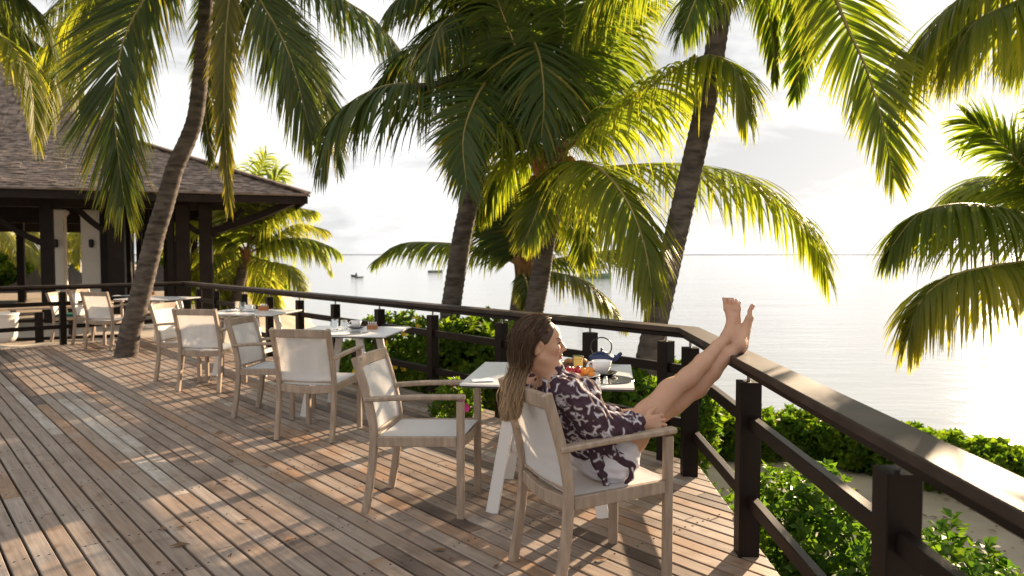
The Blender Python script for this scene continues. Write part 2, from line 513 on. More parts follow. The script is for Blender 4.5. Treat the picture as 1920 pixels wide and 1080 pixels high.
# ---- sandy ground around and under the deck
def sstep(a, b, x):
    t = np.clip((x - a) / (b - a), 0, 1)
    return t * t * (3 - 2 * t)
def ground_h(x, y):
    x = np.asarray(x, float); y = np.asarray(y, float)
    c2 = 0.85 * x + 0.5 * y + 0.2 * np.maximum(0, y - 9) * sstep(-11.0, -6.5, x)
    h = -0.95 + 0.80 * sstep(-4.6, -6.4, x) * sstep(6.0, 9.5, y)
    h = h + (-3.4 - h) * sstep(7.6, 13.5, c2)
    h = h + 0.05 * np.sin(x * 1.7 + y * 0.6) * np.cos(y * 1.3) + 0.025 * np.sin(x * 5.1) * np.sin(y * 4.3)
    return h
gx = np.concatenate([np.linspace(-90, -16, 30), np.linspace(-15.5, 9, 110), np.linspace(9.5, 40, 20)])
gy = np.concatenate([np.linspace(-40, -3, 12), np.linspace(-2.5, 20, 100), np.linspace(20.5, 150, 50)])
GX, GY = np.meshgrid(gx, gy)
gv = np.stack([GX.ravel(), GY.ravel(), ground_h(GX, GY).ravel()], 1)
nx_, ny_ = len(gx), len(gy)
ii, jj = np.meshgrid(np.arange(nx_ - 1), np.arange(ny_ - 1))
q = np.stack([jj * nx_ + ii, jj * nx_ + ii + 1, (jj + 1) * nx_ + ii + 1, (jj + 1) * nx_ + ii], -1).reshape(-1, 4)
tag(mesh_quads('beach', gv, q, M['sand'], smooth=True), kind='structure')

# ---- deck of planks
DV = np.array([-0.648, 0.762]); DV /= np.linalg.norm(DV)       # along the planks and the seaward rail
DN = np.array([DV[1], -DV[0]])                                  # towards the sea
POST_C = float(DN.dot([1.09, 5.27]))
EDGE_C = POST_C + 0.10
def railx(y): return 1.025 + 0.0373 * y                          # centre line of the right-hand rail
RC_y = (POST_C - DN[0] * 1.025) / (DN[0] * 0.0373 + DN[1])
RCORN = np.array([railx(RC_y), RC_y])                            # right corner of the railing
LT = ((-5.93 + 4.88) / DV[0])
LCORN = np.array([1.09, 5.27]) + DV * 10.72
LDIR = np.array([-0.691, -0.723])                                # left railing direction
LN = np.array([LDIR[1], -LDIR[0]])                               # its outward normal
if LN.dot([-1, 1]) < 0: LN = -LN
def clip(poly, n, c):            # keep n.p <= c
    out = []
    for i in range(len(poly)):
        a, b = poly[i], poly[(i + 1) % len(poly)]
        da, db = n.dot(a) - c, n.dot(b) - c
        if da <= 0: out.append(a)
        if (da < 0 < db) or (db < 0 < da):
            out.append(a + (b - a) * (da / (da - db)))
    return out
DECK = [np.array(p, float) for p in [(-13, -3), (3, -3), (3, 20), (-13, 20)]]
RN = np.array([1.0, -0.0373]); RN /= np.linalg.norm(RN)
DECK = clip(DECK, DN, EDGE_C)
DECK = clip(DECK, RN, RN.dot([railx(2), 2]) + 0.075)
DECK = clip(DECK, LN, LN.dot(LCORN) + 0.10)
deck = tag(bpy.data.objects.new('deck', None), kind='structure'); link(deck)
PITCHB, GAP, TH = 0.1005, 0.0140, 0.028
def board_poly(c0, c1, s0, s1):
    p = [DN * c0 + DV * s0, DN * c1 + DV * s0, DN * c1 + DV * s1, DN * c0 + DV * s1]
    for i in range(len(DECK)):
        a, b = DECK[i], DECK[(i + 1) % len(DECK)]
        e = b - a
        n = np.array([e[1], -e[0]]); n /= np.linalg.norm(n)
        if len(p) < 3: return []
        p = clip(p, n, n.dot(a))
    return p
def board_mesh(p, o):
    # chamfered prism in the board's own axes (x along the board)
    loc = [(DV.dot(v - o), DN.dot(v - o)) for v in p]
    ar = sum(loc[i][0] * loc[(i + 1) % len(loc)][1] - loc[(i + 1) % len(loc)][0] * loc[i][1] for i in range(len(loc)))
    if ar < 0: loc.reverse()
    cx = sum(a for a, _ in loc) / len(loc); cy = sum(b for _, b in loc) / len(loc)
    n = len(loc); v = []
    k = 0.003
    for z, ins in ((-TH, 0), (-k, 0), (0, k)):
        for x, y in loc:
            v.append((x - math.copysign(ins, x - cx), y - math.copysign(ins, y - cy), z))
    f = [tuple(reversed(range(n)))]
    for r_ in range(2):
        f += [(r_ * n + i, r_ * n + (i + 1) % n, (r_ + 1) * n + (i + 1) % n, (r_ + 1) * n + i) for i in range(n)]
    f.append(tuple(2 * n + i for i in range(n)))
    return v, f
rz_deck = math.atan2(DV[1], DV[0])
# in-board axes: x = DV, y = DN -> DN is DV turned by -90 degrees, so mirror y
screws = MB(); rest = MB()
nrow = 0
c = EDGE_C - 0.004
rr = random.Random(11)
while c > -4.5:
    c0, c1 = c - PITCHB + GAP, c
    s = -8.0 + rr.uniform(-3.0, 0)
    while s < 17:
        L_ = rr.choice([1.9, 2.4, 2.9, 3.4, 3.9])
        p = board_poly(c0, c1, s, s + L_ - 0.004)
        if len(p) >= 3:
            o = sum(p) / len(p)
            area = 0.5 * abs(sum(p[i][0] * p[(i + 1) % len(p)][1] - p[(i + 1) % len(p)][0] * p[i][1] for i in range(len(p))))
            if area > 0.004:
                v, f = board_mesh(p, o)
                f = [tuple(reversed(q_)) for q_ in f]
                zt = rr.uniform(-0.0015, 0.0015)
                seen = any((v_[1] > 0.5 and abs(v_[0]) < 0.75 * v_[1] + 0.8) for v_ in p) and c > -0.2
                if seen:
                    v2 = [(x, -y, z) for x, y, z in v]
                    mesh_np('plank', v2, f, M['deck'], deck, loc=(o[0], o[1], zt), rot=(rr.uniform(-0.006, 0.006), 0, rz_deck))
                else:
                    rest.add([(o[0] + DV[0] * x + DN[0] * y, o[1] + DV[1] * x + DN[1] * y, z + zt) for x, y, z in v], f)
                if c > 0.2:
                    for s_ in np.arange(math.ceil(s / 0.6) * 0.6, s + L_, 0.6):
                        for e in (0.25, 0.75):
                            q_ = DN * (c0 + (c1 - c0) * e) + DV * (s_ + rr.uniform(-0.012, 0.012))
                            if rr.random() < 0.75 and q_[1] < 8 and q_[1] > 0.5 and all(RN.dot(q_) < RN.dot([railx(2), 2]) for _ in (0,)):
                                screws.box((q_[0], q_[1], zt + 0.0012), (0.008, 0.008, 0.002))
        s += L_
    c -= PITCHB
if rest.v: tag(rest.build('planking', M['deck'], deck), kind='stuff')
tag(screws.build('screws', M['iron'], deck), kind='stuff')
# joists and edge boards that carry the planks
js = MB()
for k in range(-4, 17):
    a = None
    for s_ in (k * 0.9,):
        lo, hi = -4.0, EDGE_C - 0.06
        ts = [t_ for t_ in np.linspace(lo, hi, 120) if all(np.array([(DECK[(i + 1) % len(DECK)] - DECK[i])[1], -(DECK[(i + 1) % len(DECK)] - DECK[i])[0]]).dot(DN * t_ + DV * s_ - DECK[i]) < -0.06 * np.linalg.norm(DECK[(i + 1) % len(DECK)] - DECK[i]) for i in range(len(DECK)))]
        if len(ts) > 2:
            A = DN * ts[0] + DV * s_; B = DN * ts[-1] + DV * s_
            js.sweep([(A[0], A[1], -0.13), (B[0], B[1], -0.13)], rect(0.05, 0.14, 0.002), (DV[0], DV[1], 0))
tag(js.build('joist_frame', M['dark_wood'], deck), kind='stuff')
for i in range(len(DECK)):
    a, b = DECK[i], DECK[(i + 1) % len(DECK)]
    e = (b - a) / np.linalg.norm(b - a); n = np.array([e[1], -e[0]])
    if n.dot((a + b) / 2 - np.array([-4, 4])) < 0: n = -n
    mb = MB(); A = a + n * 0.014; B = b + n * 0.014
    mb.sweep([(A[0], A[1], -0.14), (B[0], B[1], -0.14)], rect(0.024, 0.22, 0.003), (n[0], n[1], 0))
    mb.build('edge_board', M['dark_wood'], deck)

# ---- railings
def post(parent, p, ang, w=0.095, h=0.85, base=-0.5):
    mb = MB(); mb.box((p[0], p[1], (h + base) / 2), (w, w, h - base), ang, cham=0.004)
    o = mb.build('post', M['dark_wood'], parent)
    pn = MB(); pn.lathe([(0.009, h - 0.01), (0.009, 0.902)], (p[0], p[1], 0), 8)
    pn.build('pin', M['steel'], o)
    return o
def rail_run(name, label, pts, posts, n_out, mids, top=True, wtop=0.15, pw=0.09):
    """pts: two end points of the run (already on the rail's centre line)"""
    A, B = [np.array(p, float) for p in pts]
    e = (B - A) / np.linalg.norm(B - A); n = np.array([-e[1], e[0]])
    t = thing(name, label, 'railing', group='dark wooden railings round the deck')
    ang = math.atan2(e[1], e[0])
    for p in posts: post(t, p, ang, pw)
    allp = sorted([float(e.dot(p - A)) for p in posts])
    st = [0.0] + allp + [float(np.linalg.norm(B - A))]
    for h in mids:
        for i in range(len(st) - 1):
            s0 = st[i] + (pw / 2 if i > 0 else 0); s1 = st[i + 1] - (pw / 2 if i < len(st) - 2 else 0)
            if s1 - s0 < 0.04: continue
            P = A + e * s0; Q = A + e * s1
            mb = MB(); mb.sweep([(P[0], P[1], h), (Q[0], Q[1], h)], rect(0.042, 0.065, 0.004), (n[0], n[1], 0))
            mb.build('cross_rail', M['dark_wood'], t)
    return t, e, n
def top_rail(t, P, Q, ends, w=0.15):
    """ends: for each end the 2D cut direction (mitre) or None"""
    P = np.array(P, float); Q = np.array(Q, float)
    e = (Q - P) / np.linalg.norm(Q - P); n = np.array([-e[1], e[0]])
    for nm, ww, z0, z1, mt in (('handrail', w, 0.925, 0.962, M['rail_top']), ('under_rail', w * 0.62, 0.888, 0.921, M['dark_wood'])):
        v = []
        for base, cut in ((P, ends[0]), (Q, ends[1])):
            for sgn in (-1, 1):
                off = n * sgn * ww / 2
                if cut is None: q_ = base + off
                else:
                    cd = np.array(cut, float); cd /= np.linalg.norm(cd)
                    k = (sgn * ww / 2) / n.dot(cd)
                    q_ = base + cd * k
                v.append(q_)
        a, b, c_, d = v[0], v[1], v[3], v[2]
        k = 0.005
        ring = [a, d, c_, b]
        cen = (a + b + c_ + d) / 4
        V = []
        for z, ins in ((z0, k), (z0 + k, 0), (z1 - k, 0), (z1, k)):
            for r_i, r_ in enumerate(ring):
                sgn = -1 if r_i in (0, 1) else 1
                q_ = r_ - n * sgn * ins
                V.append((q_[0], q_[1], z))
        Fs = [(3, 2, 1, 0)]
        for l in range(3):
            Fs += [(l * 4 + i, l * 4 + (i + 1) % 4, (l + 1) * 4 + (i + 1) % 4, (l + 1) * 4 + i) for i in range(4)]
        Fs.append((12, 13, 14, 15))
        mesh_np(nm, V, Fs, mt, t)
# seaward run
sea_posts_px = [(1250, 640), (1107, 622), (940, 605), (811, 591), (711, 580), (628, 569), (561, 562), (504, 556.7), (456, 550), (404, 545.7)]
def on_line(px):                 # point of the post line seen in that photo column
    r_ = _ray(px, 500)[:2]
    return r_ * (POST_C / DN.dot(r_))
sea_posts = [on_line(px) for px, _ in sea_posts_px]
t, e_s, n_s = rail_run('railing', 'long seaward railing of dark posts running from the near corner back towards the pavilion', (LCORN, RCORN), sea_posts + [on_line(371)], 0, (0.665, 0.29))
d_r = np.array([0.0373, 1.0]); d_r /= np.linalg.norm(d_r)
mit = (e_s - (-d_r)); 
bis_r = np.array([-(e_s + (-d_r))[1], (e_s + (-d_r))[0]])
bis_l = np.array([-( -e_s + LDIR)[1], (-e_s + LDIR)[0]])
bl = (-e_s + LDIR); bis_l = np.array([-bl[1], bl[0]])
# mitre lines are the bisectors of the corner angles
def bis(u, v):
    u = u / np.linalg.norm(u); v = v / np.linalg.norm(v)
    return u + v
top_rail(t, LCORN, RCORN, (bis(e_s, LDIR), bis(-e_s, -d_r)))
# right-hand run, coming towards the camera
rp_y = [D(1295, 653, 1)[0], ]
right_posts = []
for px, y in ((1296, 4.90), (1407, 3.60), (1692, 2.115)):
    right_posts.append(np.array([(px - 960) / F * y * 1.0, y]))
right_posts = [np.array([p[0], p[1]]) for p in right_posts]
right_posts += [np.array([railx(0.65) - 0.03, 0.65]), np.array([railx(-0.85) - 0.03, -0.85])]
END_R = np.array([railx(-2.6), -2.6])
t2, e_r, n_r = rail_run('railing', 'right-hand railing beside the sea, its handrail running past the woman towards the camera', (RCORN, END_R), right_posts, 0, (0.655, 0.27), pw=0.1)
top_rail(t2, RCORN, END_R, (bis(e_s * -1, -d_r), None))
# left run in front of the pavilion
LEND = LCORN + LDIR * 8.2
lp = [LCORN + LDIR * s_ for s_ in (0.9, 2.0, 3.1, 4.2, 5.3, 6.4, 7.5)]
t3, e_l, n_l = rail_run('railing', 'short far railing at the left end of the deck in front of the pavilion', (LCORN, LEND), lp, 0, (0.665, 0.29))
top_rail(t3, LCORN, LEND, (bis(e_s, LDIR), None))

# ---- low railing of the lower terrace behind the left run
t4 = thing('railing', 'low dark fence of the lower terrace seen through the far left railing', 'railing', group='dark wooden railings round the deck')
TA, TB = np.array([-7.2, 14.1]), np.array([-13.0, 11.6])
te = (TB - TA) / np.linalg.norm(TB - TA)
for s_ in (0.05, 1.5, 2.2, 3.4, 5.0):
    q_ = TA + te * s_; mb = MB(); mb.box((q_[0], q_[1], 0.0), (0.13, 0.13, 0.8), math.atan2(te[1], te[0]), 0.005); mb.build('post', M['dark_wood'], t4)
for h_ in (0.25, -0.08):
    for s0, s1 in ((0.115, 1.435), (1.565, 2.135), (2.265, 3.335), (3.465, 4.935)):
        P_, Q_ = TA + te * s0, TA + te * s1; mb = MB(); mb.sweep([(P_[0], P_[1], h_), (Q_[0], Q_[1], h_)], rect(0.04, 0.06, 0.004), (-te[1], te[0], 0)); mb.build('cross_rail', M['dark_wood'], t4)

# ---- pavilion
K = np.array([-4.65, 17.1])
PU = np.array([-0.94, -0.343]); PU /= np.linalg.norm(PU)
PV = np.array([-PU[1], PU[0]]);  PV = -PV if PV[1] < 0 else PV
SIDE = 16.0; EAVE = 2.80; BRK = 4.3; HB = 4.46
def pp(u, v, z): 
    q_ = K + PU * u + PV * v
    return (q_[0], q_[1], z)
pav = thing('pavilion', 'large open-sided pavilion with a two-pitched shingle hip roof and dark timber posts', 'pavilion', pp(SIDE / 2, SIDE / 2, -0.15))
PO = Vector(pav.location)
class PM(MB):
    def build(s, name, mat, parent=None, smooth=False, **k):
        p0 = pav.location
        s.v = [(x - p0[0], y - p0[1], z - p0[2]) for x, y, z in s.v]
        return MB.build(s, name, mat, parent, smooth)
a = SIDE
ap = SIDE / 2
HA = HB + (ap - BRK) * 0.86
rb = PM()
o_ = [pp(0, 0, EAVE), pp(a, 0, EAVE), pp(a, a, EAVE), pp(0, a, EAVE)]
m_ = [pp(BRK, BRK, HB), pp(a - BRK, BRK, HB), pp(a - BRK, a - BRK, HB), pp(BRK, a - BRK, HB)]
tp = [pp(ap, ap, HA)]
un = [pp(0.02, 0.02, EAVE - 0.03), pp(a - 0.02, 0.02, EAVE - 0.03), pp(a - 0.02, a - 0.02, EAVE - 0.03), pp(0.02, a - 0.02, EAVE - 0.03)]
um = [pp(BRK, BRK, HB - 0.12), pp(a - BRK, BRK, HB - 0.12), pp(a - BRK, a - BRK, HB - 0.12), pp(BRK, a - BRK, HB - 0.12)]
ut = [pp(ap, ap, HA - 0.15)]
vs = o_ + m_ + tp + un + um + ut
fs = []
for i in range(4):
    j = (i + 1) % 4
    fs += [(i, j, 4 + j, 4 + i), (4 + i, 4 + j, 8), (j, i, 9 + i, 9 + j), (9 + j, 9 + i, 13 + i, 13 + j), (13 + j, 13 + i, 17)]
rb.add(vs, fs)
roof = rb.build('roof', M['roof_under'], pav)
def shingles(name, u0, u1, v0, v1, z0, z1, taper, rows, swap=False):
    sb = PM()
    r3 = random.Random(3 if not swap else 5)
    run = v1 - v0; ex = run / rows
    sl = math.atan2(z1 - z0, v1 - v0)
    for r_ in range(rows):
        va = v0 + ex * r_ - 0.03
        L0 = u0 + taper * (r_ / rows) ; L1 = u1 - taper * (r_ / rows)
        u = L0 - r3.uniform(0, 0.1)
        while u < L1:
            w = r3.uniform(0.13, 0.26)
            ua, ub = max(u, L0), min(u + w - 0.008, L1)
            if ub - ua > 0.02:
                vb = va + ex * 1.7
                j = r3.uniform(-0.035, 0.015)
                lift = r3.uniform(0.018, 0.045) * (1.0 if v0 == 0 else 1.7)
                za = z0 + (va + j - v0) * math.tan(sl); zb = z0 + (vb - v0) * math.tan(sl)
                f_ = (lambda uu, vv, zz: pp(vv, uu, zz)) if swap else pp
                V = [f_(ua, va + j, za + lift), f_(ub, va + j, za + lift + r3.uniform(-.006, .006)), f_(ub, vb, zb + 0.008), f_(ua, vb, zb + 0.008),
                     f_(ua, va + j, za + 0.004), f_(ub, va + j, za + 0.004)]
                Fc = [(0, 1, 2, 3), (4, 5, 1, 0), (0, 3, 4), (1, 5, 2)]
                if swap: Fc = [tuple(reversed(q_)) for q_ in Fc]
                sb.add(V, Fc)
            u += w
    tag(sb.build(name, M['shingle'], roof), kind='stuff')
shingles('shingles', 0, SIDE, 0, BRK, EAVE, HB, BRK, 29)
shingles('shingles', BRK, SIDE - BRK, BRK, ap, HB, HA, ap - BRK, 17)
shingles('shingles', 0, SIDE, 0, BRK, EAVE, HB, BRK, 20, True)
shingles('shingles', BRK, SIDE - BRK, BRK, ap, HB, HA, ap - BRK, 16, True)
hc = PM(); hc.sweep([pp(0, 0, EAVE + 0.05), pp(BRK, BRK, HB + 0.06), pp(ap, ap, HA + 0.05)], rect(0.2, 0.06, 0.01), (PU[0] - PV[0], PU[1] - PV[1], 0)); hc.build('hip_cap', M['shingle'], roof)
for (p, q_) in (((0, 0), (a, 0)), ((0, 0), (0, a)), ((a, 0), (a, a)), ((0, a), (a, a))):
    gm = PM(); gm.sweep([pp(p[0], p[1], EAVE - 0.0), pp(q_[0], q_[1], EAVE - 0.0)], rect(0.05, 0.05, 0.006), (0, 0, 1)); gm.build('eave_trim', M['gutter'], pav)
    fm = PM(); 
    inw = (0.06 if p[0] == q_[0] == 0 else (-0.06 if p[0] == q_[0] == a else 0), 0.06 if p[1] == q_[1] == 0 else (-0.06 if p[1] == q_[1] == a else 0))
    fm.sweep([pp(p[0] + inw[0], p[1] + inw[1], EAVE - 0.12), pp(q_[0] + inw[0], q_[1] + inw[1], EAVE - 0.12)], rect(0.16, 0.04, 0.004), (0, 0, 1)); fm.build('fascia', M['pav_wood'], pav)
INS = 1.75
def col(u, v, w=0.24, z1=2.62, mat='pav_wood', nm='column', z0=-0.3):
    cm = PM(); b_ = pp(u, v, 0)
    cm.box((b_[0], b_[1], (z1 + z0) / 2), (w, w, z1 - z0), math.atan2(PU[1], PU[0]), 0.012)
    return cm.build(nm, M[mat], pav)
def beam(p0, p1, w=0.14, h=0.26):
    bm_ = PM(); bm_.sweep([p0, p1], rect(w, h, 0.01), (PV[0], PV[1], 0) if abs((np.array(p1) - np.array(p0))[:2].dot(PU)) > 0.1 else (PU[0], PU[1], 0)); return bm_.build('beam', M['pav_wood'], pav)
def brace(p0, p1, w=0.10, h=0.13):
    bm_ = PM()
    p0 = np.array(p0); p1 = np.array(p1); d = p1 - p0
    mid = (p0 + p1) / 2 + np.array([0, 0, -0.05])
    pts, _ = spline([p0, mid, p1], 7)
    s_ = np.cross(d, [0, 0, 1.0]); bm_.sweep(pts, rect(w, h, 0.008), s_); return bm_.build('bracket', M['pav_wood'], pav)
# columns, by where the photograph shows them along the front line
def u_at(px, v):
    r_ = _ray(px, 500)[:2]
    # K + PU u + PV v  parallel to r_
    n_ = np.array([r_[1], -r_[0]])
    return float(-(n_.dot(K + PV * v)) / n_.dot(PU))
V0 = INS
for px, w in ((387, 0.30), (344, 0.30), (321, 0.16), (220, 0.34), (90, 0.24)):
    u = u_at(px, V0); col(u, V0, w)
    if px in (387, 220):
        for sg in ((-1,) if px == 387 else (1,)):
            brace(pp(u + sg * 0.12, V0, 1.9), pp(u + sg * 0.85, V0, 2.55))
brace(pp(u_at(387, V0) + 0.14, V0, 1.95), pp(u_at(387, V0) + 0.80, V0, 2.55))
brace(pp(u_at(387, V0), V0, 1.95), pp(0.30, 0.30, 2.66), 0.12, 0.16)
brace(pp(u_at(90, V0) + 0.1, V0, 1.7), pp(u_at(90, V0) + 1.0, V0, 2.3))
for px, v, w in ((204, 2.3, 0.3), (236, 3.1, 0.26), (262, 3.6, 0.12), (277, 4.2, 0.12), (240, 5.0, 0.3), (268, 6.0, 0.3), (312, 5.5, 0.14), (365, 6.5, 0.2), (335, 8.5, 0.24), (90, 8.5, 0.24), (40, 9.0, 0.2)):
    u = u_at(px, v)
    if u > 0.2: col(u, v, w)
for px, v, w in ((108, 2.6, 0.36), (174, 2.6, 0.40)):
    u = u_at(px, v)
    cw = col(u, v, w, 2.50, 'white_paint', 'white_column')
    cp = PM(); b_ = pp(u, v, 2.44); cp.box(b_, (w + 0.10, w + 0.10, 0.07), math.atan2(PU[1], PU[0]), 0.012); cp.box((b_[0], b_[1], 2.38), (w + 0.05, w + 0.05, 0.05), math.atan2(PU[1], PU[0]), 0.012); cp.build('capital', M['white_paint'], cw)
    sc = PM(); b_ = pp(u - 0.02, v - w / 2 - 0.05, 1.62); sc.lathe([(0.02, -0.02), (0.05, 0.0), (0.055, 0.16), (0.03, 0.18)], b_, 10); b2 = pp(u - 0.02, v - w / 2 - 0.012, 1.70); sc.box(b2, (0.05, 0.03, 0.12), math.atan2(PU[1], PU[0])); sc.build('wall_lamp', M['iron'], cw)
beam(pp(u_at(387, V0) - 0.5, V0, 2.66), pp(SIDE - INS, V0, 2.66), 0.18, 0.30)
beam(pp(u_at(387, V0), INS, 2.66), pp(u_at(387, V0), SIDE - INS, 2.66), 0.18, 0.30)
beam(pp(u_at(387, V0), 5.4, 2.50), pp(SIDE - INS, 5.4, 2.50), 0.16, 0.45)
beam(pp(u_at(387, V0), SIDE - INS, 2.50), pp(SIDE - INS, SIDE - INS, 2.50), 0.16, 0.5)
for k in range(7):
    u = 3 + k * 1.4
    beam(pp(u, V0, 2.86), pp(u, SIDE - INS, 2.86), 0.1, 0.14)
fl = PM(); b_ = pp(SIDE / 2 + 0.6, SIDE / 2 + 0.6, -0.10); fl.box(b_, (SIDE - 2.6, SIDE - 2.6, 0.12), math.atan2(PU[1], PU[0])); fl.build('floor_slab', M['sand'], pav)

# ================================================================== FURNITURE
CH_GROUP = 'teak armchairs with white mesh slings on the deck'
def make_chair(name, label):
    t = thing(name, label, 'chair', group=CH_GROUP)
    W2, YF, YB = 0.232, 0.255, -0.245          # local axes: x = right, y = forward
    tk = M['teak']
    def L(pts, prof, side=(1, 0, 0), nm='leg', par=t, mat=tk):
        mb = MB(); mb.sweep(pts, prof, side); return mb.build(nm, mat, par)
    bp, _ = spline([(0, -0.300, 0), (0, -0.268, 0.18), (0, -0.245, 0.42), (0, -0.258, 0.56), (0, -0.300, 0.72), (0, -0.352, 0.885)], 12)
    for s in (-1, 1):
        L([(s * W2, y, z) for _, y, z in bp], rect(0.036, 0.044, 0.006), nm='leg')
        L([(s * W2, YF, 0), (s * W2, YF, 0.655)], rect(0.037, 0.042, 0.006), nm='leg')
        # armrest : flat, slightly rising to the front and bowed
        ar, _ = spline([(s * (W2 + 0.002), -0.292, 0.648), (s * (W2 + 0.012), -0.05, 0.668), (s * (W2 + 0.006), 0.282, 0.680)], 8)
        L(ar, rect(0.050, 0.027, 0.007), nm='armrest')
        L([(s * W2, YB + 0.022, 0.412), (s * W2, YF - 0.022, 0.428)], rect(0.030, 0.056, 0.004), nm='side_rail')
    fr, _ = spline([(-W2 + 0.02, YF - 0.012, 0.420), (0, YF + 0.004, 0.412), (W2 - 0.02, YF - 0.012, 0.420)], 7)
    L(fr, rect(0.060, 0.030, 0.004), side=(0, 0, 1), nm='front_rail')
    br, _ = spline([(-W2 + 0.02, -0.243, 0.410), (0, -0.262, 0.398), (W2 - 0.02, -0.243, 0.410)], 7)
    L(br, rect(0.060, 0.030, 0.004), side=(0, 0, 1), nm='rear_rail')
    tr, _ = spline([(-W2 + 0.019, -0.338, 0.850), (0, -0.356, 0.852), (W2 - 0.019, -0.338, 0.850)], 7)
    L(tr, rect(0.066, 0.028, 0.005), side=(0, 0, 1), nm='top_rail')
    # slings: thin curved sheets with real thickness
    def sling(nm, rows, mat):
        n = 9; v = []; f = []
        m = len(rows)
        for side in (0, 1):
            for (y, z, ny, nz, sag) in rows:
                for i in range(n):
                    u = -1 + 2 * i / (n - 1)
                    d = sag * (1 - u * u)
                    th = 0.003 * side
                    v.append((u * (W2 - 0.018), y - ny * (d + th), z - nz * (d + th)))
        for side in (0, 1):
            o = side * m * n
            for r_ in range(m - 1):
                for i in range(n - 1):
                    q_ = (o + r_ * n + i, o + r_ * n + i + 1, o + (r_ + 1) * n + i + 1, o + (r_ + 1) * n + i)
                    f.append(q_ if side == 0 else tuple(reversed(q_)))
        N_ = m * n
        edge = [i for i in range(n)] + [r_ * n + n - 1 for r_ in range(1, m)] + [(m - 1) * n + i for i in range(n - 2, -1, -1)] + [r_ * n for r_ in range(m - 2, 0, -1)]
        for k in range(len(edge)):
            a, b = edge[k], edge[(k + 1) % len(edge)]
            f.append((b, a, a + N_, b + N_))
        return mesh_np(nm, v, f, mat, t, smooth=False)
    sling('seat', [(y, 0.446 + 0.012 * (y / 0.24) * 0.6, 0, 1, s_) for y, s_ in ((0.262, 0.0), (0.235, 0.004), (0.12, 0.014), (0.0, 0.018), (-0.12, 0.016), (-0.225, 0.006))], M['sling_seat'])
    bk = [p for p in bp if p[2] > 0.45]
    rows = []
    for z in np.linspace(0.46, 0.818, 8):
        y = np.interp(z, bp[:, 2], bp[:, 1])
        rows.append((y + 0.008, z, 0.97, -0.2, 0.012))
    sling('backrest', rows, M['sling_back'])
    sb = MB(); sb.sweep([(-W2 + 0.02, -0.243, 0.462), (W2 - 0.02, -0.243, 0.462)], rect(0.016, 0.016, 0.003), (0, 0, 1)); sb.build('sling_rod', tk, t)
    bo = MB()
    for s in (-1, 1):
        bo.lathe([(0.007, 0), (0.007, 0.003)], (0, 0, 0), 8)
    return t
CHAIRS = {}
def chair_from(px_bl, ang, key, label):
    """back leg (its foot seen at that photo pixel) of the chair's far or left side, facing angle measured clockwise from +Y"""
    pass
first_chair = make_chair('armchair', 'teak armchair with white sling that the woman sits in, nearest the camera')
index_children()
def place(ctr, deg, label, first=False):
    o = first_chair if first else copy_tree(first_chair)
    o.location = (ctr[0], ctr[1], 0)
    o.rotation_euler = (0, 0, -R(deg))
    o['label'] = label; o['category'] = 'chair'; o['group'] = CH_GROUP
    return o
def ctr_from(foot_px, deg, sx, sy):
    """centre of a chair from one foot: sx=-1 left/+1 right, sy=-1 back/+1 front"""
    a = R(deg); fw = np.array([math.sin(a), math.cos(a)]); rt = np.array([math.cos(a), -math.sin(a)])
    g = W(*foot_px)[:2]
    return g - rt * 0.232 * sx - fw * (0.255 if sy > 0 else -0.300)
WC = np.array([0.3725, 3.42]); WDEG = 66.5
place(WC, WDEG, 'teak armchair with white sling that the woman sits in, nearest the camera', True)
place((ctr_from((691, 961), 99, 1, -1) + ctr_from((858, 972), 99, 1, 1)) / 2, 99, 'empty teak armchair left of the breakfast table, seen from its side behind the woman')
place(ctr_from((622, 830), 11, 1, -1), 11, 'teak armchair with its sling back towards the camera at the second table from the woman')
place(ctr_from((438, 783), 98, 1, -1), 98, 'teak armchair facing right at the second table, its back partly behind the next chair')
place(ctr_from((410, 736), 9, 1, -1), 9, 'teak armchair with back towards the camera just right of the leaning palm trunk')
place(ctr_from((292, 714), 100, 1, -1), 100, 'teak armchair directly beside the leaning palm trunk, turned to the right at the third table')
place(ctr_from((160, 654), 14, -1, -1), 14, 'teak armchair with back towards the camera left of the leaning palm trunk')
place(ctr_from((136, 646), 96, 1, -1), 96, 'teak armchair with a bright white back, leftmost on the deck and turned right')
# darker chair with a green cushion beyond the far left railing
oc = copy_tree(first_chair)
oc.location = (-8.0, 13.6, -0.12); oc.rotation_euler = (0, 0, -R(80))
oc['label'] = 'wooden chair with a green seat cushion beyond the far left railing'; oc['group'] = CH_GROUP
mb = MB(); mb.box((0, 0, 0.472), (0.42, 0.44, 0.05), 0, 0.02); mb.build('cushion', M['green_cushion'], oc)

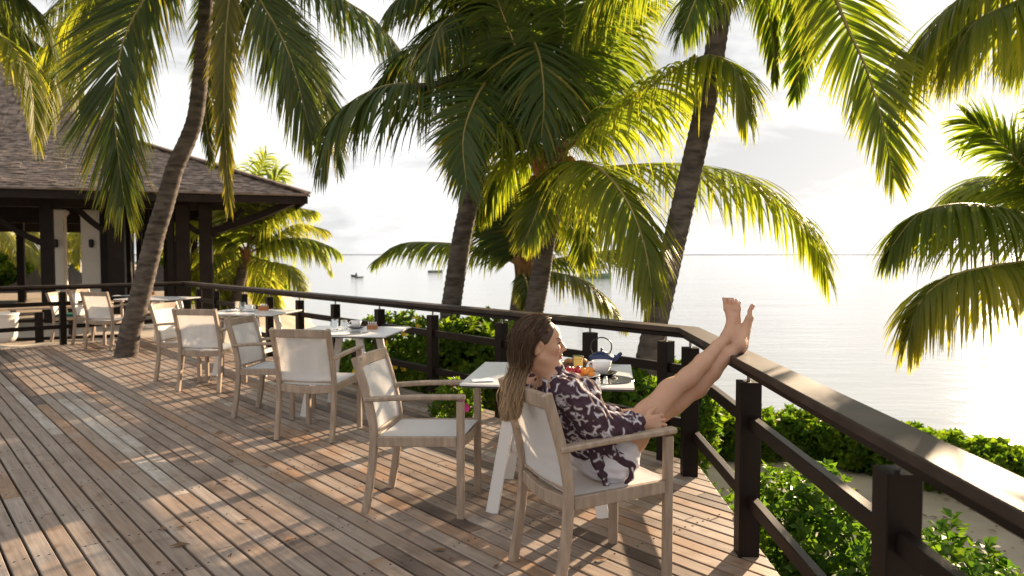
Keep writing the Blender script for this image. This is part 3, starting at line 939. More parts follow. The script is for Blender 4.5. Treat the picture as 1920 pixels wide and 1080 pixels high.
TB_GROUP = 'white bistro tables along the seaward railing'
def make_table(name):
    t = thing(name, 'x', 'table', group=TB_GROUP)
    HW, HD, H = 0.4775, 0.425, 0.75
    mb = MB(); mb.box((0, 0, H - 0.006), (2 * HW, 2 * HD, 0.010), 0, 0.004); top = mb.build('table_top', M['table_white'], t)
    mb = MB(); mb.box((0, 0, H - 0.0165), (2 * HW - 0.006, 2 * HD - 0.006, 0.011), 0, 0.004); mb.build('core_edge', M['table_edge'], top)
    for sx in (-1, 1):
        for sy in (-1, 1):
            f = (sx * (HW - 0.165), sy * (HD - 0.10), 0); g = (sx * (HW - 0.285), sy * (HD - 0.15), H - 0.045)
            mb = MB(); mb.sweep([f, g], rect(0.070, 0.030, 0.004), (1, 0, 0)); mb.build('leg', M['white_metal'], t)
        x = sx * (HW - 0.218)
        mb = MB(); mb.sweep([(x, -HD + 0.135, 0.285), (x, HD - 0.135, 0.285)], rect(0.028, 0.045, 0.004), (1, 0, 0)); mb.build('stretcher', M['white_metal'], t)
        x = sx * (HW - 0.285)
        mb = MB(); mb.sweep([(x, -HD + 0.06, H - 0.034), (x, HD - 0.06, H - 0.034)], rect(0.06, 0.022, 0.003), (1, 0, 0)); mb.build('top_bearer', M['white_metal'], t)
    mb = MB(); mb.sweep([(-HW + 0.234, 0, 0.285), (HW - 0.234, 0, 0.285)], rect(0.045, 0.028, 0.004), (0, 0, 1)); mb.build('stretcher', M['white_metal'], t)
    return t
tb0 = make_table('bistro_table')
index_children()
TABC = [(0.24, 4.455), (-1.52, 6.95), (-3.22, 9.2), (-5.72, 12.05)]
TLAB = ['white bistro table laid for breakfast right behind the woman', 'white bistro table with cup and glasses, second from the woman',
        'white bistro table with bowls and napkin, third from the woman beside the railing', 'white bistro table farthest away, partly hidden behind the leaning palm trunk']
TROT = -R(7.7)
for i, (x, y) in enumerate(TABC):
    o = tb0 if i == 0 else copy_tree(tb0)
    o.location = (x, y, 0); o.rotation_euler = (0, 0, TROT if i < 3 else -R(12))
    o['label'] = TLAB[i]; o['category'] = 'table'; o['group'] = TB_GROUP

# ------------------------------------------------------------------ things on the tables
TH_ = 0.7495
def T(px, py): return W(px, py, TH_)
def plate(px, py, r, label, mat='ceramic', z=0.0, cat='plate', nm='plate'):
    p = T(px, py)
    mb = MB(); mb.lathe([(0.001, 0.004), (r * 0.62, 0.003), (r * 0.68, 0.006), (r, 0.018), (r, 0.021), (r * 0.66, 0.010), (0.001, 0.009)], (0, 0, 0), 36)
    o = mb.build(nm, M[mat], None, True, loc=(p[0], p[1], p[2] + z)); return tag(o, label, cat), p
def cup(px, py, label, s=1.0, saucer='ceramic', z=0.0, lab2=None, hang=0.0):
    p = T(px, py)
    plate(px, py, 0.078 * s, lab2, saucer, z, 'saucer', 'saucer')
    t = thing('cup', label, 'cup', (p[0], p[1], p[2] + z + 0.012))
    mb = MB(); mb.lathe([(0.001, 0.004), (0.024 * s, 0.0), (0.028 * s, 0.004), (0.042 * s, 0.03 * s), (0.049 * s, 0.062 * s), (0.0465 * s, 0.062 * s), (0.038 * s, 0.028 * s), (0.02 * s, 0.01 * s), (0.001, 0.008 * s)], (0, 0, 0), 28); mb.build('bowl', M['ceramic'], t, True)
    an = np.linspace(-1.9, 1.9, 10)
    ca, sa = math.cos(hang), math.sin(hang)
    pts = [((0.046 + 0.022 * math.cos(a_)) * s * ca, (0.046 + 0.022 * math.cos(a_)) * s * sa, (0.036 + 0.02 * math.sin(a_)) * s) for a_ in an]
    mb = MB(); mb.sweep(pts, ngon(0.0045 * s, 8), (-sa, ca, 0)); mb.build('handle', M['ceramic'], t, True)
    return t
def tumbler(px, py, label, h=0.11, r=0.034, drink=None):
    p = T(px, py)
    t = thing('glass', label, 'glass', p)
    mb = MB(); mb.lathe([(0.001, 0.0), (r * 0.86, 0.0), (r, h), (r - 0.0025, h), (r * 0.86 - 0.0025, 0.008), (0.001, 0.008)], (0, 0, 0), 24); mb.build('tumbler', M['glass'], t, True)
    if drink:
        mb = MB(); mb.lathe([(0.001, 0.009), (r * 0.86 - 0.003, 0.009), (r - 0.0035, h * 0.86), (0.001, h * 0.86)], (0, 0, 0), 24); mb.build('drink', M[drink], t, True)
    return t
def placemat(px, py, r, label):
    p = T(px, py)
    mb = MB(); mb.lathe([(0.001, 0), (r - 0.002, 0), (r, 0.002), (r - 0.002, 0.004), (0.001, 0.004)], (0, 0, 0), 40)
    return tag(mb.build('placemat', M['black_mat'], None, loc=p), label, 'placemat')
def blob(c, r, mat, nm, parent, sq=(1, 1, 1), seed=0):
    rr_ = random.Random(seed); n = 10
    mb = MB(); pr = []
    v = []; f = []
    for i in range(7):
        th = math.pi * i / 6
        for k in range(n):
            ph = 2 * math.pi * k / n
            q_ = r * (1 + rr_.uniform(-.12, .12))
            v.append((c[0] + q_ * math.sin(th) * math.cos(ph) * sq[0], c[1] + q_ * math.sin(th) * math.sin(ph) * sq[1], c[2] + q_ * math.cos(th) * sq[2]))
    for i in range(6):
        for k in range(n):
            f.append((i * n + k, (i + 1) * n + k, (i + 1) * n + (k + 1) % n, i * n + (k + 1) % n))
    return mesh_np(nm, v, f, M[mat], parent, True)
# breakfast table
placemat(1138, 712, 0.155, 'round black placemat under the fruit plate on the breakfast table')
fp, p = plate(1082, 709, 0.135, 'white plate under the heap of cut fruit', z=0.005)
rr = random.Random(4)
fr = thing('fruit', 'heap of red berries and orange slices on the white plate', 'fruit', (p[0], p[1], p[2] + 0.015))
for i in range(13):
    blob((rr.uniform(-0.055, 0.015), rr.uniform(-0.045, 0.045), 0.016 + rr.uniform(0, 0.028)), rr.uniform(0.011, 0.017), 'berry', 'berry', fr, seed=i)
for i in range(9):
    blob((rr.uniform(0.025, 0.085), rr.uniform(-0.05, 0.04), 0.014 + rr.uniform(0, 0.018)), rr.uniform(0.016, 0.022), 'orange', 'orange_slice', fr, (1.2, 0.8, 0.8), seed=20 + i)
for i in range(4):
    blob((rr.uniform(-0.10, -0.055), rr.uniform(-0.05, 0.05), 0.012), 0.02, 'melon' if i % 2 else 'orange', 'melon_slice', fr, (1.3, 0.8, 0.6), seed=40 + i)
tumbler(1084, 697, 'tall glass of orange juice beside the fruit plate', 0.098, 0.034, 'juice')
cup(1128, 704, 'large white cup on the black saucer in front of the teapot', 1.22, 'black_mat', 0.0, 'black saucer under the large white cup', math.pi * 0.95)
# teapot
p = T(1128, 684)
tpot = thing('teapot', 'dark navy cast-iron teapot with a tall hoop handle', 'teapot', p)
mb = MB(); mb.lathe([(0.001, 0.0), (0.045, 0.0), (0.05, 0.006), (0.078, 0.032), (0.083, 0.048), (0.074, 0.064), (0.052, 0.076), (0.034, 0.079), (0.001, 0.079)], (0, 0, 0), 32); mb.build('body', M['navy'], tpot, True)
mb = MB(); mb.lathe([(0.036, 0.079), (0.034, 0.084), (0.010, 0.088), (0.006, 0.094), (0.010, 0.103), (0.007, 0.108), (0.001, 0.109)], (0, 0, 0), 20); mb.build('lid', M['navy'], tpot, True)
sp_, _ = spline([(0.068, 0, 0.036), (0.098, 0, 0.046), (0.115, 0, 0.066), (0.130, 0, 0.076)], 8)
mb = MB(); mb.sweep(sp_, ngon(0.017, 10), (0, 1, 0), scales=[1.25, 1.15, 1.0, 0.9, 0.8, 0.72, 0.66, 0.6]); mb.build('spout', M['navy'], tpot, True)
hp, _ = spline([(-0.058, 0, 0.068), (-0.072, 0, 0.11), (-0.058, 0, 0.155), (0.0, 0, 0.178), (0.052, 0, 0.155), (0.064, 0, 0.11), (0.05, 0, 0.07)], 22)
mb = MB(); mb.sweep(hp, ngon(0.0042, 8), (0, 1, 0)); mb.build('handle', M['iron'], tpot, True)
# bread basket
p = T(1078, 692)
bk = thing('bread_basket', 'small dark wicker basket of bread behind the juice glass', 'basket', p)
mb = MB(); mb.lathe([(0.06, 0.0), (0.082, 0.045), (0.086, 0.05), (0.079, 0.046), (0.058, 0.006), (0.001, 0.006)], (0, 0, 0), 20); mb.build('weave', M['wicker'], bk, True)
for i in range(4):
    blob((rr.uniform(-0.04, 0.04), rr.uniform(-0.03, 0.03), 0.046), 0.03, 'bread', 'bread_roll', bk, (1.3, 0.9, 0.8), seed=60 + i)
for i, (px, py, lb) in enumerate(((1121, 722, 'white salt shaker on the black placemat, left one of the pair'), (1135, 721, 'white pepper shaker on the black placemat, right one of the pair'))):
    p = T(px, py); t = thing('shaker', lb, 'shaker', (p[0], p[1], p[2] + 0.004), group='shakers on the breakfast table')
    mb = MB(); mb.lathe([(0.001, 0), (0.013, 0), (0.014, 0.006), (0.010, 0.03), (0.001, 0.03)], (0, 0, 0), 16); mb.build('body', M['ceramic'], t, True)
    mb = MB(); mb.lathe([(0.010, 0.031), (0.010, 0.037), (0.005, 0.041), (0.001, 0.042)], (0, 0, 0), 16); mb.build('cap', M['steel'], t, True)
def napkin(px, py, label, s=0.11, rz=0.2):
    p = T(px, py); mb = MB()
    v = []; f = []; n = 7
    for i in range(n):
        for j in range(n):
            x = (i / (n - 1) - .5) * s * 1.3; y = (j / (n - 1) - .5) * s
            v.append((x, y, 0.006 + 0.004 * math.sin(i * 1.7 + j) * math.sin(j * 1.2)))
    for i in range(n - 1):
        for j in range(n - 1): f.append((i * n + j, (i + 1) * n + j, (i + 1) * n + j + 1, i * n + j + 1))
    m = len(v); v += [(x, y, 0.0005) for x, y, z in v]
    f += [tuple(reversed([a_ + m for a_ in q_])) for q_ in f]
    o = mesh_np('napkin', v, f, M['napkin'], None, True, loc=p, rot=(0, 0, rz)); return tag(o, label, 'napkin')
napkin(905, 714, 'crumpled white napkin on the left end of the breakfast table', 0.10)
# second table
placemat(668, 624, 0.11, 'round black placemat in front of the cup on the second table')
cup(668, 617, 'white cup standing on the second table', 1.05, 'black_mat', 0.003, 'black saucer under the cup on the second table', math.pi)
tumbler(628, 618, 'clear empty tumbler on the second table, left one of the pair', 0.10, 0.036)
tumbler(645, 617, 'clear empty tumbler on the second table, right one of the pair', 0.085, 0.036)
napkin(634, 627, 'folded white napkin with cutlery on the second table', 0.16)
p = T(698, 617); t = thing('sugar_box', 'small reddish brown wooden box of sachets on the second table', 'box', p)
mb = MB(); mb.box((0, 0, 0.02), (0.10, 0.07, 0.04), 0.2, 0.004); mb.build('tray', M['rust'], t)
mb = MB()
for k in range(5): mb.box((-0.036 + 0.018 * k, 0, 0.05), (0.006, 0.055, 0.03), 0.2)
tag(mb.build('sachets', M['napkin'], t), kind='stuff')
for dx, lb in ((-4, 'fork lying on the second table beside the napkin'), (6, 'knife lying on the second table beside the napkin')):
    p = T(650 + dx, 628); mb = MB(); mb.box((0, 0, 0.004), (0.012, 0.10, 0.003), 0, 0.003); mb.box((0, 0.085, 0.004), (0.02, 0.07, 0.003), 0, 0.006)
    tag(mb.build('cutlery', M['steel'], None, loc=p, rot=(0, 0, -0.9)), lb, 'cutlery')
# third table
napkin(426, 588, 'folded white napkin on the third table', 0.20)
cup(467, 584, 'white cup on the third table', 1.1, 'ceramic', 0.0, 'white saucer under the cup on the third table', 0)
tumbler(446, 582, 'clear tumbler on the third table, left one of the pair', 0.11, 0.036)
tumbler(455, 583, 'clear tumbler on the third table, right one of the pair', 0.11, 0.036)
p, _ = plate(434, 584, 0.10, 'white bowl-like plate on the third table')
p = T(494, 582); t = thing('sugar_box', 'small orange clay box on the third table', 'box', p)
mb = MB(); mb.box((0, 0, 0.028), (0.12, 0.08, 0.056), 0.2, 0.006); mb.build('tray', M['rust'], t)
mb = MB()
for k in range(5): mb.box((-0.04 + 0.02 * k, 0, 0.066), (0.006, 0.06, 0.03), 0.2)
tag(mb.build('sachets', M['napkin'], t), kind='stuff')
# fourth table
napkin(228, 555, 'white napkin on the farthest table', 0.2)
p = T(282, 553); t = thing('sugar_box', 'small orange clay box on the farthest table behind the trunk', 'box', p)
mb = MB(); mb.box((0, 0, 0.028), (0.12, 0.08, 0.056), 0.2, 0.006); mb.build('tray', M['rust'], t)
mb = MB()
for k in range(5): mb.box((-0.04 + 0.02 * k, 0, 0.066), (0.006, 0.06, 0.03), 0.2)
tag(mb.build('sachets', M['napkin'], t), kind='stuff')
cup(252, 555, 'white cup on the farthest table left of the trunk', 1.05, 'ceramic', 0.0, 'white saucer on the farthest table', 0)

# white planter beyond the left railing
p = W(2, 640, -0.10)
pl = thing('planter', 'round white planter with a twiggy plant beyond the left railing', 'planter', p)
mb = MB(); mb.lathe([(0.001, 0), (0.23, 0), (0.26, 0.10), (0.275, 0.40), (0.27, 0.46), (0.285, 0.47), (0.285, 0.50), (0.25, 0.50), (0.24, 0.42), (0.001, 0.42)], (0, 0, 0), 32); mb.build('pot', M['pot'], pl, True)
# dark bench and low table on the lower terrace beyond the left railing
def slat_bench(px, py, label, rz, w, d, h, cat, nm):
    p = W(px, py, -0.12); t = thing(nm, label, cat, p, rz)
    for k in range(5):
        mb = MB(); mb.box((0, (k - 2) * d / 5, h), (w, d / 5 - 0.012, 0.035), 0, 0.004); mb.build('slat', M['teak'], t)
    for sx in (-1, 1):
        for sy in (-1, 1):
            mb = MB(); mb.box((sx * (w / 2 - 0.08), sy * (d / 2 - 0.06), h / 2 - 0.01), (0.09, 0.09, h - 0.02), 0, 0.006); mb.build('leg', M['dark_wood'], t)
    return t
slat_bench(82, 632, 'low dark-legged wooden table beyond the left railing', 0.6, 1.1, 0.6, 0.56, 'table', 'low_table')

# ================================================================== PALMS
PG = np.random.default_rng(5)
def frond(parent, ctrl, leaf=0.75, seed=0, mat='palm_leaf', nl=84, grav=0.32, r0=0.024, yel=0.0, start=0.13, lift=0.12, ang=1.0, side_ref=None, wid=0.042):
    nl = int(nl * 1.5); wid = wid * 0.68
    g = np.random.default_rng(seed)
    P, LEN = spline(ctrl, 61)
    mb = MB()
    sc = np.linspace(1, 0.14, 61)
    mb.sweep([P[i] for i in range(0, 61, 3)], ngon(r0, 6), (0.3, 0.2, 1), scales=[sc[i] for i in range(0, 61, 3)])
    fo = mb.build('frond', M['rachis'], parent, True)
    S_ = np.linspace(start, 0.995, nl)
    Tn = np.gradient(P, axis=0); Tn /= np.linalg.norm(Tn, axis=1)[:, None]
    # a side vector that does not flip where the frond hangs straight down
    ref = np.array(side_ref if side_ref is not None else (0, 0, 1.0))
    h0 = P[-1] - P[0]; h0[2] = 0
    if side_ref is None:
        hv = np.cross(h0 / (np.linalg.norm(h0) + 1e-9), [0, 0, 1.0]) if np.linalg.norm(h0) > 0.15 else np.array([1.0, 0, 0])
    else:
        hv = np.array(side_ref, float)
    V = []; Q = []; C = []
    for sg in (-1, 1):
        s = np.clip(S_ + g.uniform(-0.006, 0.006, nl), start, 1)
        x = s * 60
        i0 = np.clip(np.floor(x).astype(int), 0, 59); fr_ = (x - i0)[:, None]
        p = P[i0] * (1 - fr_) + P[i0 + 1] * fr_
        t = Tn[i0] * (1 - fr_) + Tn[i0 + 1] * fr_; t /= np.linalg.norm(t, axis=1)[:, None]
        b = hv[None, :] - t * (t @ hv)[:, None]; b /= np.linalg.norm(b, axis=1)[:, None] + 1e-9
        n = np.cross(b, t); n[n[:, 2] < 0] *= 1
        u = (s - start) / (1 - start)
        prof = np.interp(u, [0, 0.12, 0.35, 0.6, 0.85, 1.0], [0.55, 0.85, 1.0, 0.92, 0.62, 0.36])
        Ls = 1.12 * leaf * prof * g.uniform(0.86, 1.1, nl)
        al = np.interp(u, [0, 0.5, 1.0], [1.20, 0.95, 0.42]) * ang + g.uniform(-0.10, 0.10, nl)
        nz = np.where(n[:, 2:3] < 0, -n, n)
        d = t * np.cos(al)[:, None] + b * (sg * np.sin(al))[:, None] + nz * (lift + g.uniform(-0.06, 0.10, nl))[:, None]
        d /= np.linalg.norm(d, axis=1)[:, None]
        w0 = wid * (0.7 + 0.5 * prof) * g.uniform(0.8, 1.15, nl)
        gr = grav * g.uniform(0.65, 1.45, nl)
        broken = g.random(nl) < 0.05
        gr[broken] *= 2.5
        pos = p.copy()
        nseg = 5
        wp = [0.55, 1.0, 0.95, 0.72, 0.40, 0.04]
        tw = g.uniform(-0.45, 0.45, nl)
        colr = np.clip(g.uniform(0.0, 1.0) * 0.5 + g.uniform(0, 0.5, nl), 0, 1)
        yb = np.clip(yel + g.uniform(-0.15, 0.15, nl) + 0.25 * (u > 0.85) * yel, 0, 1)
        rows = []
        for k in range(nseg + 1):
            wv = t - d * np.sum(t * d, 1)[:, None]
            wl_ = np.linalg.norm(wv, axis=1)[:, None]
            wv = np.where(wl_ > 0.08, wv / (wl_ + 1e-9), np.cross(d, nz))
            wv = wv + np.cross(d, wv) * tw[:, None]
            wv /= np.linalg.norm(wv, axis=1)[:, None] + 1e-9
            hw = (w0 * wp[k] * 0.5)[:, None]
            rows.append((pos - wv * hw, pos + wv * hw))
            d = d + np.array([0, 0, -1.0]) * gr[:, None]
            d /= np.linalg.norm(d, axis=1)[:, None]
            pos = pos + d * (Ls / nseg)[:, None]
        base = sum(len(v) for v in V)
        blk = np.stack([np.stack(r_, 1) for r_ in rows], 1)      # nl, nseg+1, 2, 3
        V.append(blk.reshape(-1, 3))
        a = (np.arange(nl)[:, None] * (nseg + 1) + np.arange(nseg)[None, :]) * 2 + base
        Q.append(np.stack([a, a + 1, a + 3, a + 2], -1).reshape(-1, 4))
        tipk = np.linspace(0, 1, nseg + 1)
        yb = np.where(g.random(nl) < 0.05, 0.85, yb)
        cg = np.clip(yb[:, None] * (0.35 + 0.9 * tipk[None, :]) + 0.22 * (tipk[None, :] > 0.9), 0, 1)
        cc = np.zeros((nl, nseg + 1, 2, 3)); cc[..., 0] = colr[:, None, None]; cc[..., 1] = cg[:, :, None]
        C.append(cc.reshape(-1, 3))
    lo = mesh_quads('leaflets', np.concatenate(V), np.concatenate(Q), M[mat], fo)
    vcol(lo, 'Col', np.concatenate(C))
    lo['kind'] = 'stuff'
    return fo
def trunk(parent, pts, r0, r1, rings=60, mat='bark', flare=1.35):
    n = rings * 3
    P, LEN = spline(pts, n + 1)
    g = np.random.default_rng(int(abs(pts[0][0]) * 100))
    sc = []
    for i in range(n + 1):
        u = i / n
        r = r0 + (r1 - r0) * u
        if u < 0.10: r *= 1 + (flare - 1) * (1 - u / 0.10) ** 2
        sc.append(r * (1.045 if i % 3 == 0 else (0.985 if i % 3 == 1 else 1.0)) * (1 + g.uniform(-.012, .012)))
    mb = MB(); mb.sweep(P, ngon(1.0, 14), (1, 0, 0), scales=sc)
    return mb.build('trunk', M[mat], parent, True)
def auto_frond(c, az, el, length, droop):
    pts = [np.array(c, float)]
    n = 9; e = el
    for k in range(n):
        e = el - droop * ((k + 1) / n) ** 1.25
        d = np.array([math.sin(az) * math.cos(e), math.cos(az) * math.cos(e), math.sin(e)])
        pts.append(pts[-1] + d * length / n)
    return pts[::2] + ([pts[-1]] if n % 2 else [])
def crown_bits(parent, c, up, sc=1.0, nuts=0, seed=0):
    g = np.random.default_rng(seed)
    mb = MB()
    for k in range(10):
        a = 2 * math.pi * k / 10 + g.uniform(-.2, .2)
        o = np.array([math.cos(a), math.sin(a), 0.0]) 
        p0 = np.array(c) + o * 0.09 * sc - np.array([0, 0, 0.30 * sc]); p1 = np.array(c) + o * 0.13 * sc; p2 = np.array(c) + o * 0.20 * sc + np.array([0, 0, 0.22 * sc])
        mb.sweep([p0, p1, p2], [(0.085 * sc, 0), (0, 0.03 * sc), (-0.085 * sc, 0), (0, -0.015 * sc)], (-math.sin(a), math.cos(a), 0), scales=[1.0, 0.9, 0.25])
    tag(mb.build('leaf_sheaths', M['fibre'], parent, False), kind='stuff')
    for k in range(nuts):
        a = g.uniform(0, 6.28); q_ = np.array(c) + np.array([math.cos(a) * 0.2, math.sin(a) * 0.2, g.uniform(-0.25, 0.02)]) * sc
        blob(q_, 0.085 * sc, 'coconut', 'coconut', parent, (1, 1, 1.2), seed=k)
def palm(label, tp, r0, r1, crown, manual, auto=0, seed=1, leaf=0.75, mat='palm_leaf', length=3.4, autodirs=None, nuts=0, nl=84, yel=0.08, group='coconut palms round the deck', wid=0.042, rings=60, sc=1.0):
    t = thing('palm_tree', label, 'palm tree', tp[0], group=group)
    base = np.array(tp[0], float)
    loc = lambda P: [np.array(p, float) - base for p in P]
    trunk(t, loc(tp), r0, r1, rings)
    c = np.array(crown, float)
    crown_bits(t, c - base, None, sc, nuts, seed)
    g = np.random.default_rng(seed)
    for i, m_ in enumerate(manual):
        kw = dict(m_[1]) if isinstance(m_, tuple) else {}
        P = m_[0] if isinstance(m_, tuple) else m_
        kw.setdefault('leaf', leaf); kw.setdefault('nl', nl); kw.setdefault('yel', yel); kw.setdefault('mat', mat); kw.setdefault('wid', wid)
        frond(t, loc(P), seed=seed * 100 + i, **kw)
    for i in range(auto):
        az = autodirs[i][0] if autodirs else 2 * math.pi * (i + g.uniform(-0.3, 0.3)) / auto
        el = autodirs[i][1] if autodirs else (g.uniform(0.1, 1.25) if i % 2 else g.uniform(-0.25, 0.5))
        P = auto_frond(c, az, el, length * g.uniform(0.85, 1.1), g.uniform(1.0, 1.7))
        frond(t, loc(P), leaf=leaf, seed=seed * 100 + 50 + i, mat=mat, nl=nl, yel=yel * g.uniform(0.3, 2.2), wid=wid)
    return t
def PX(y, *pts):                 # photo pixels at a depth, each (px, py[, depth offset])
    return [D(p[0], p[1], y + (p[2] if len(p) > 2 else 0)) for p in pts]
# --- palm growing through the deck, leaning left
b0 = W(236, 668, 0.0); y1 = float(b0[1])
c1 = D(392, -135, y1)
palm('coconut palm with a curved leaning trunk growing up through the deck at left',
     [b0 - np.array([0.06, 0, 0.35]), b0] + PX(y1, (244, 622), (255, 585), (269, 530), (284, 470), (294, 430), (307, 390), (318, 350), (330, 310), (352, 262), (366, 220), (375, 150), (383, 60), (388, -30)) + [c1 - np.array([0, 0, 0.1])],
     0.150, 0.082, c1,
     [(PX(y1, (392, -135), (330, -75, -.5), (270, 0, -1.0), (236, 65, -1.3), (220, 130, -1.5), (215, 220, -1.6), (233, 380, -1.7)), dict(yel=.16, grav=.07, leaf=1.2, ang=.56, nl=135, wid=.038, side_ref=(1, .25, 0))),
      (PX(y1, (392, -135), (440, -90, -.4), (487, 0, -.8), (520, 55, -1.0), (550, 125, -1.2), (585, 262, -1.3)), dict(yel=.16, grav=.12, leaf=1.1, ang=.60, nl=130, wid=.038, side_ref=(.9, .4, .35))),
      (PX(y1, (392, -135), (450, -80, .3), (505, 0, .5), (552, 70, .7), (600, 160, .8), (622, 225, .8), (632, 310, .8)), dict(yel=.0, grav=.14, leaf=.85, ang=.6, nl=120, side_ref=(.5, 1, .3))),
      (PX(y1, (392, -135), (430, -60, -.9), (424, 60, -1.3), (420, 200, -1.5), (430, 385, -1.5)), dict(yel=.65, grav=.05, leaf=.55, ang=.38, nl=110, side_ref=(1, .3, 0))),
      (PX(y1, (392, -135), (395, -60, .8), (388, 60, 1.2), (385, 200, 1.4), (395, 300, 1.5)), dict(yel=.1, grav=.06, leaf=.6, ang=.5, side_ref=(1, .3, 0))),
      (PX(y1, (392, -135), (320, -80, .3), (215, -5, .6), (162, 60, .7), (142, 130, .7), (150, 215, .7)), dict(mat='palm_leaf_bright', yel=.6, grav=.26, leaf=.72)),
      (PX(y1, (392, -135), (290, -90, -.3), (180, -10, -.5), (115, 50, -.6), (82, 110, -.7), (70, 190, -.7)), dict(mat='palm_leaf_bright', yel=.45, grav=.26, leaf=.75)),
      (PX(y1, (392, -135), (480, -130, 0), (580, -45, -.2), (645, 0, -.3), (705, 40, -.4), (760, 110, -.5), (797, 178, -.5)), dict(yel=.05, grav=.34, leaf=.95)),
      (PX(y1, (392, -135), (300, -100, .9), (200, -20, 1.3), (132, 60, 1.5), (104, 140, 1.5), (97, 235, 1.5)), dict(mat='palm_leaf_bright', yel=.65, grav=.2, leaf=.7, nl=110)),
      (PX(y1, (392, -135), (300, -150, 1.4), (200, -60, 2.0), (120, 0, 2.3), (60, 60, 2.4)), dict(yel=.2, grav=.3)),
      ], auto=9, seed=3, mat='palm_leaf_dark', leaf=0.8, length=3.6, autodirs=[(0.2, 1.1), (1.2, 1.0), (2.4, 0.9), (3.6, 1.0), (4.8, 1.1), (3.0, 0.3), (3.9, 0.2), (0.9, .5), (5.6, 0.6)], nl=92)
# --- palm beyond the left edge whose fronds hang into the corner
y = 9.0
c = D(-210, -90, y)
palm('coconut palm at the far left edge, only its hanging fronds in the picture', [np.array([c[0] - 0.7, c[1], -0.35]), np.array([c[0] - 0.4, c[1], 2.0]), c], 0.15, 0.10, c,
     [(PX(y, (-210, -90), (-120, -20, -.2), (-40, 40, -.3), (20, 85, -.4), (55, 150, -.4), (68, 265, -.4)), dict(mat='palm_leaf_bright', yel=.7, grav=.25, leaf=.62)),
      (PX(y, (-210, -90), (-100, -110, .3), (0, -40, .5), (70, 20, .6), (105, 95, .6)), dict(yel=.15, grav=.3)),
      (PX(y, (-210, -90), (-90, -60, .9), (0, 20, 1.2), (40, 60, 1.3), (90, 100, 1.4)), dict(yel=.1, grav=.3))],
     auto=7, seed=9, leaf=.75, length=3.2, autodirs=[(a_, .6) for a_ in (3.2, 3.9, 4.6, 5.3, 0.0, 2.5, 1.2)])
# --- palm left of the middle, trunk behind the seaward railing
y = 8.9
c2 = D(955, 75, y)
palm('straight-trunked coconut palm left of the woman with a dark dense crown',
     PX(y, (822, 760), (836, 655), (848, 560), (869, 430), (889, 345), (915, 230), (940, 130)) + [c2], 0.125, 0.098, c2,
     [(PX(y, (955, 75), (900, 108, -.5), (850, 142, -.8), (795, 158, -1.0), (735, 158, -1.2), (675, 180, -1.3), (628, 222, -1.4), (606, 300, -1.4)), dict(yel=.08, grav=.36, leaf=.92, nl=104)),
      (PX(y, (955, 75), (910, 40, -.5), (860, 25, -.9), (822, 55, -1.2), (800, 120, -1.4)), dict(yel=.0, grav=.30, leaf=.75)),
      (PX(y, (955, 75), (925, 130, -.9), (890, 190, -1.5), (868, 260, -1.9), (875, 350, -2.1)), dict(yel=.10, grav=.12, leaf=.7, side_ref=(1, .3, 0))),
      (PX(y, (955, 75), (985, 60, -.7), (1010, 100, -1.2), (1020, 180, -1.5), (1015, 260, -1.6)), dict(yel=.02, grav=.15, leaf=.75, side_ref=(1, .3, 0))),
      (PX(y, (955, 75), (930, 140, .3), (900, 220, .5), (880, 290, .6), (890, 360, .6)), dict(yel=.55, grav=.12, leaf=.62, side_ref=(1, .4, 0))),
      (PX(y, (955, 75), (890, 80, .5), (820, 80, .8), (760, 100, 1.0), (700, 170, 1.1)), dict(yel=.0, grav=.35)),
      (PX(y, (955, 75), (900, 0, -.2), (840, -40, -.5), (780, -30, -.7), (735, 10, -.8)), dict(yel=.02, grav=.35)),
      (PX(y, (955, 75), (950, -20, -.3), (930, -90, -.5), (900, -140, -.6))),
      ], auto=2, seed=21, mat='palm_leaf_dark', leaf=.78, length=3.2, autodirs=[(3.0, 1.1), (3.4, .8), (0.4, 1.2), (2.2, .9)], nl=80, yel=.05)
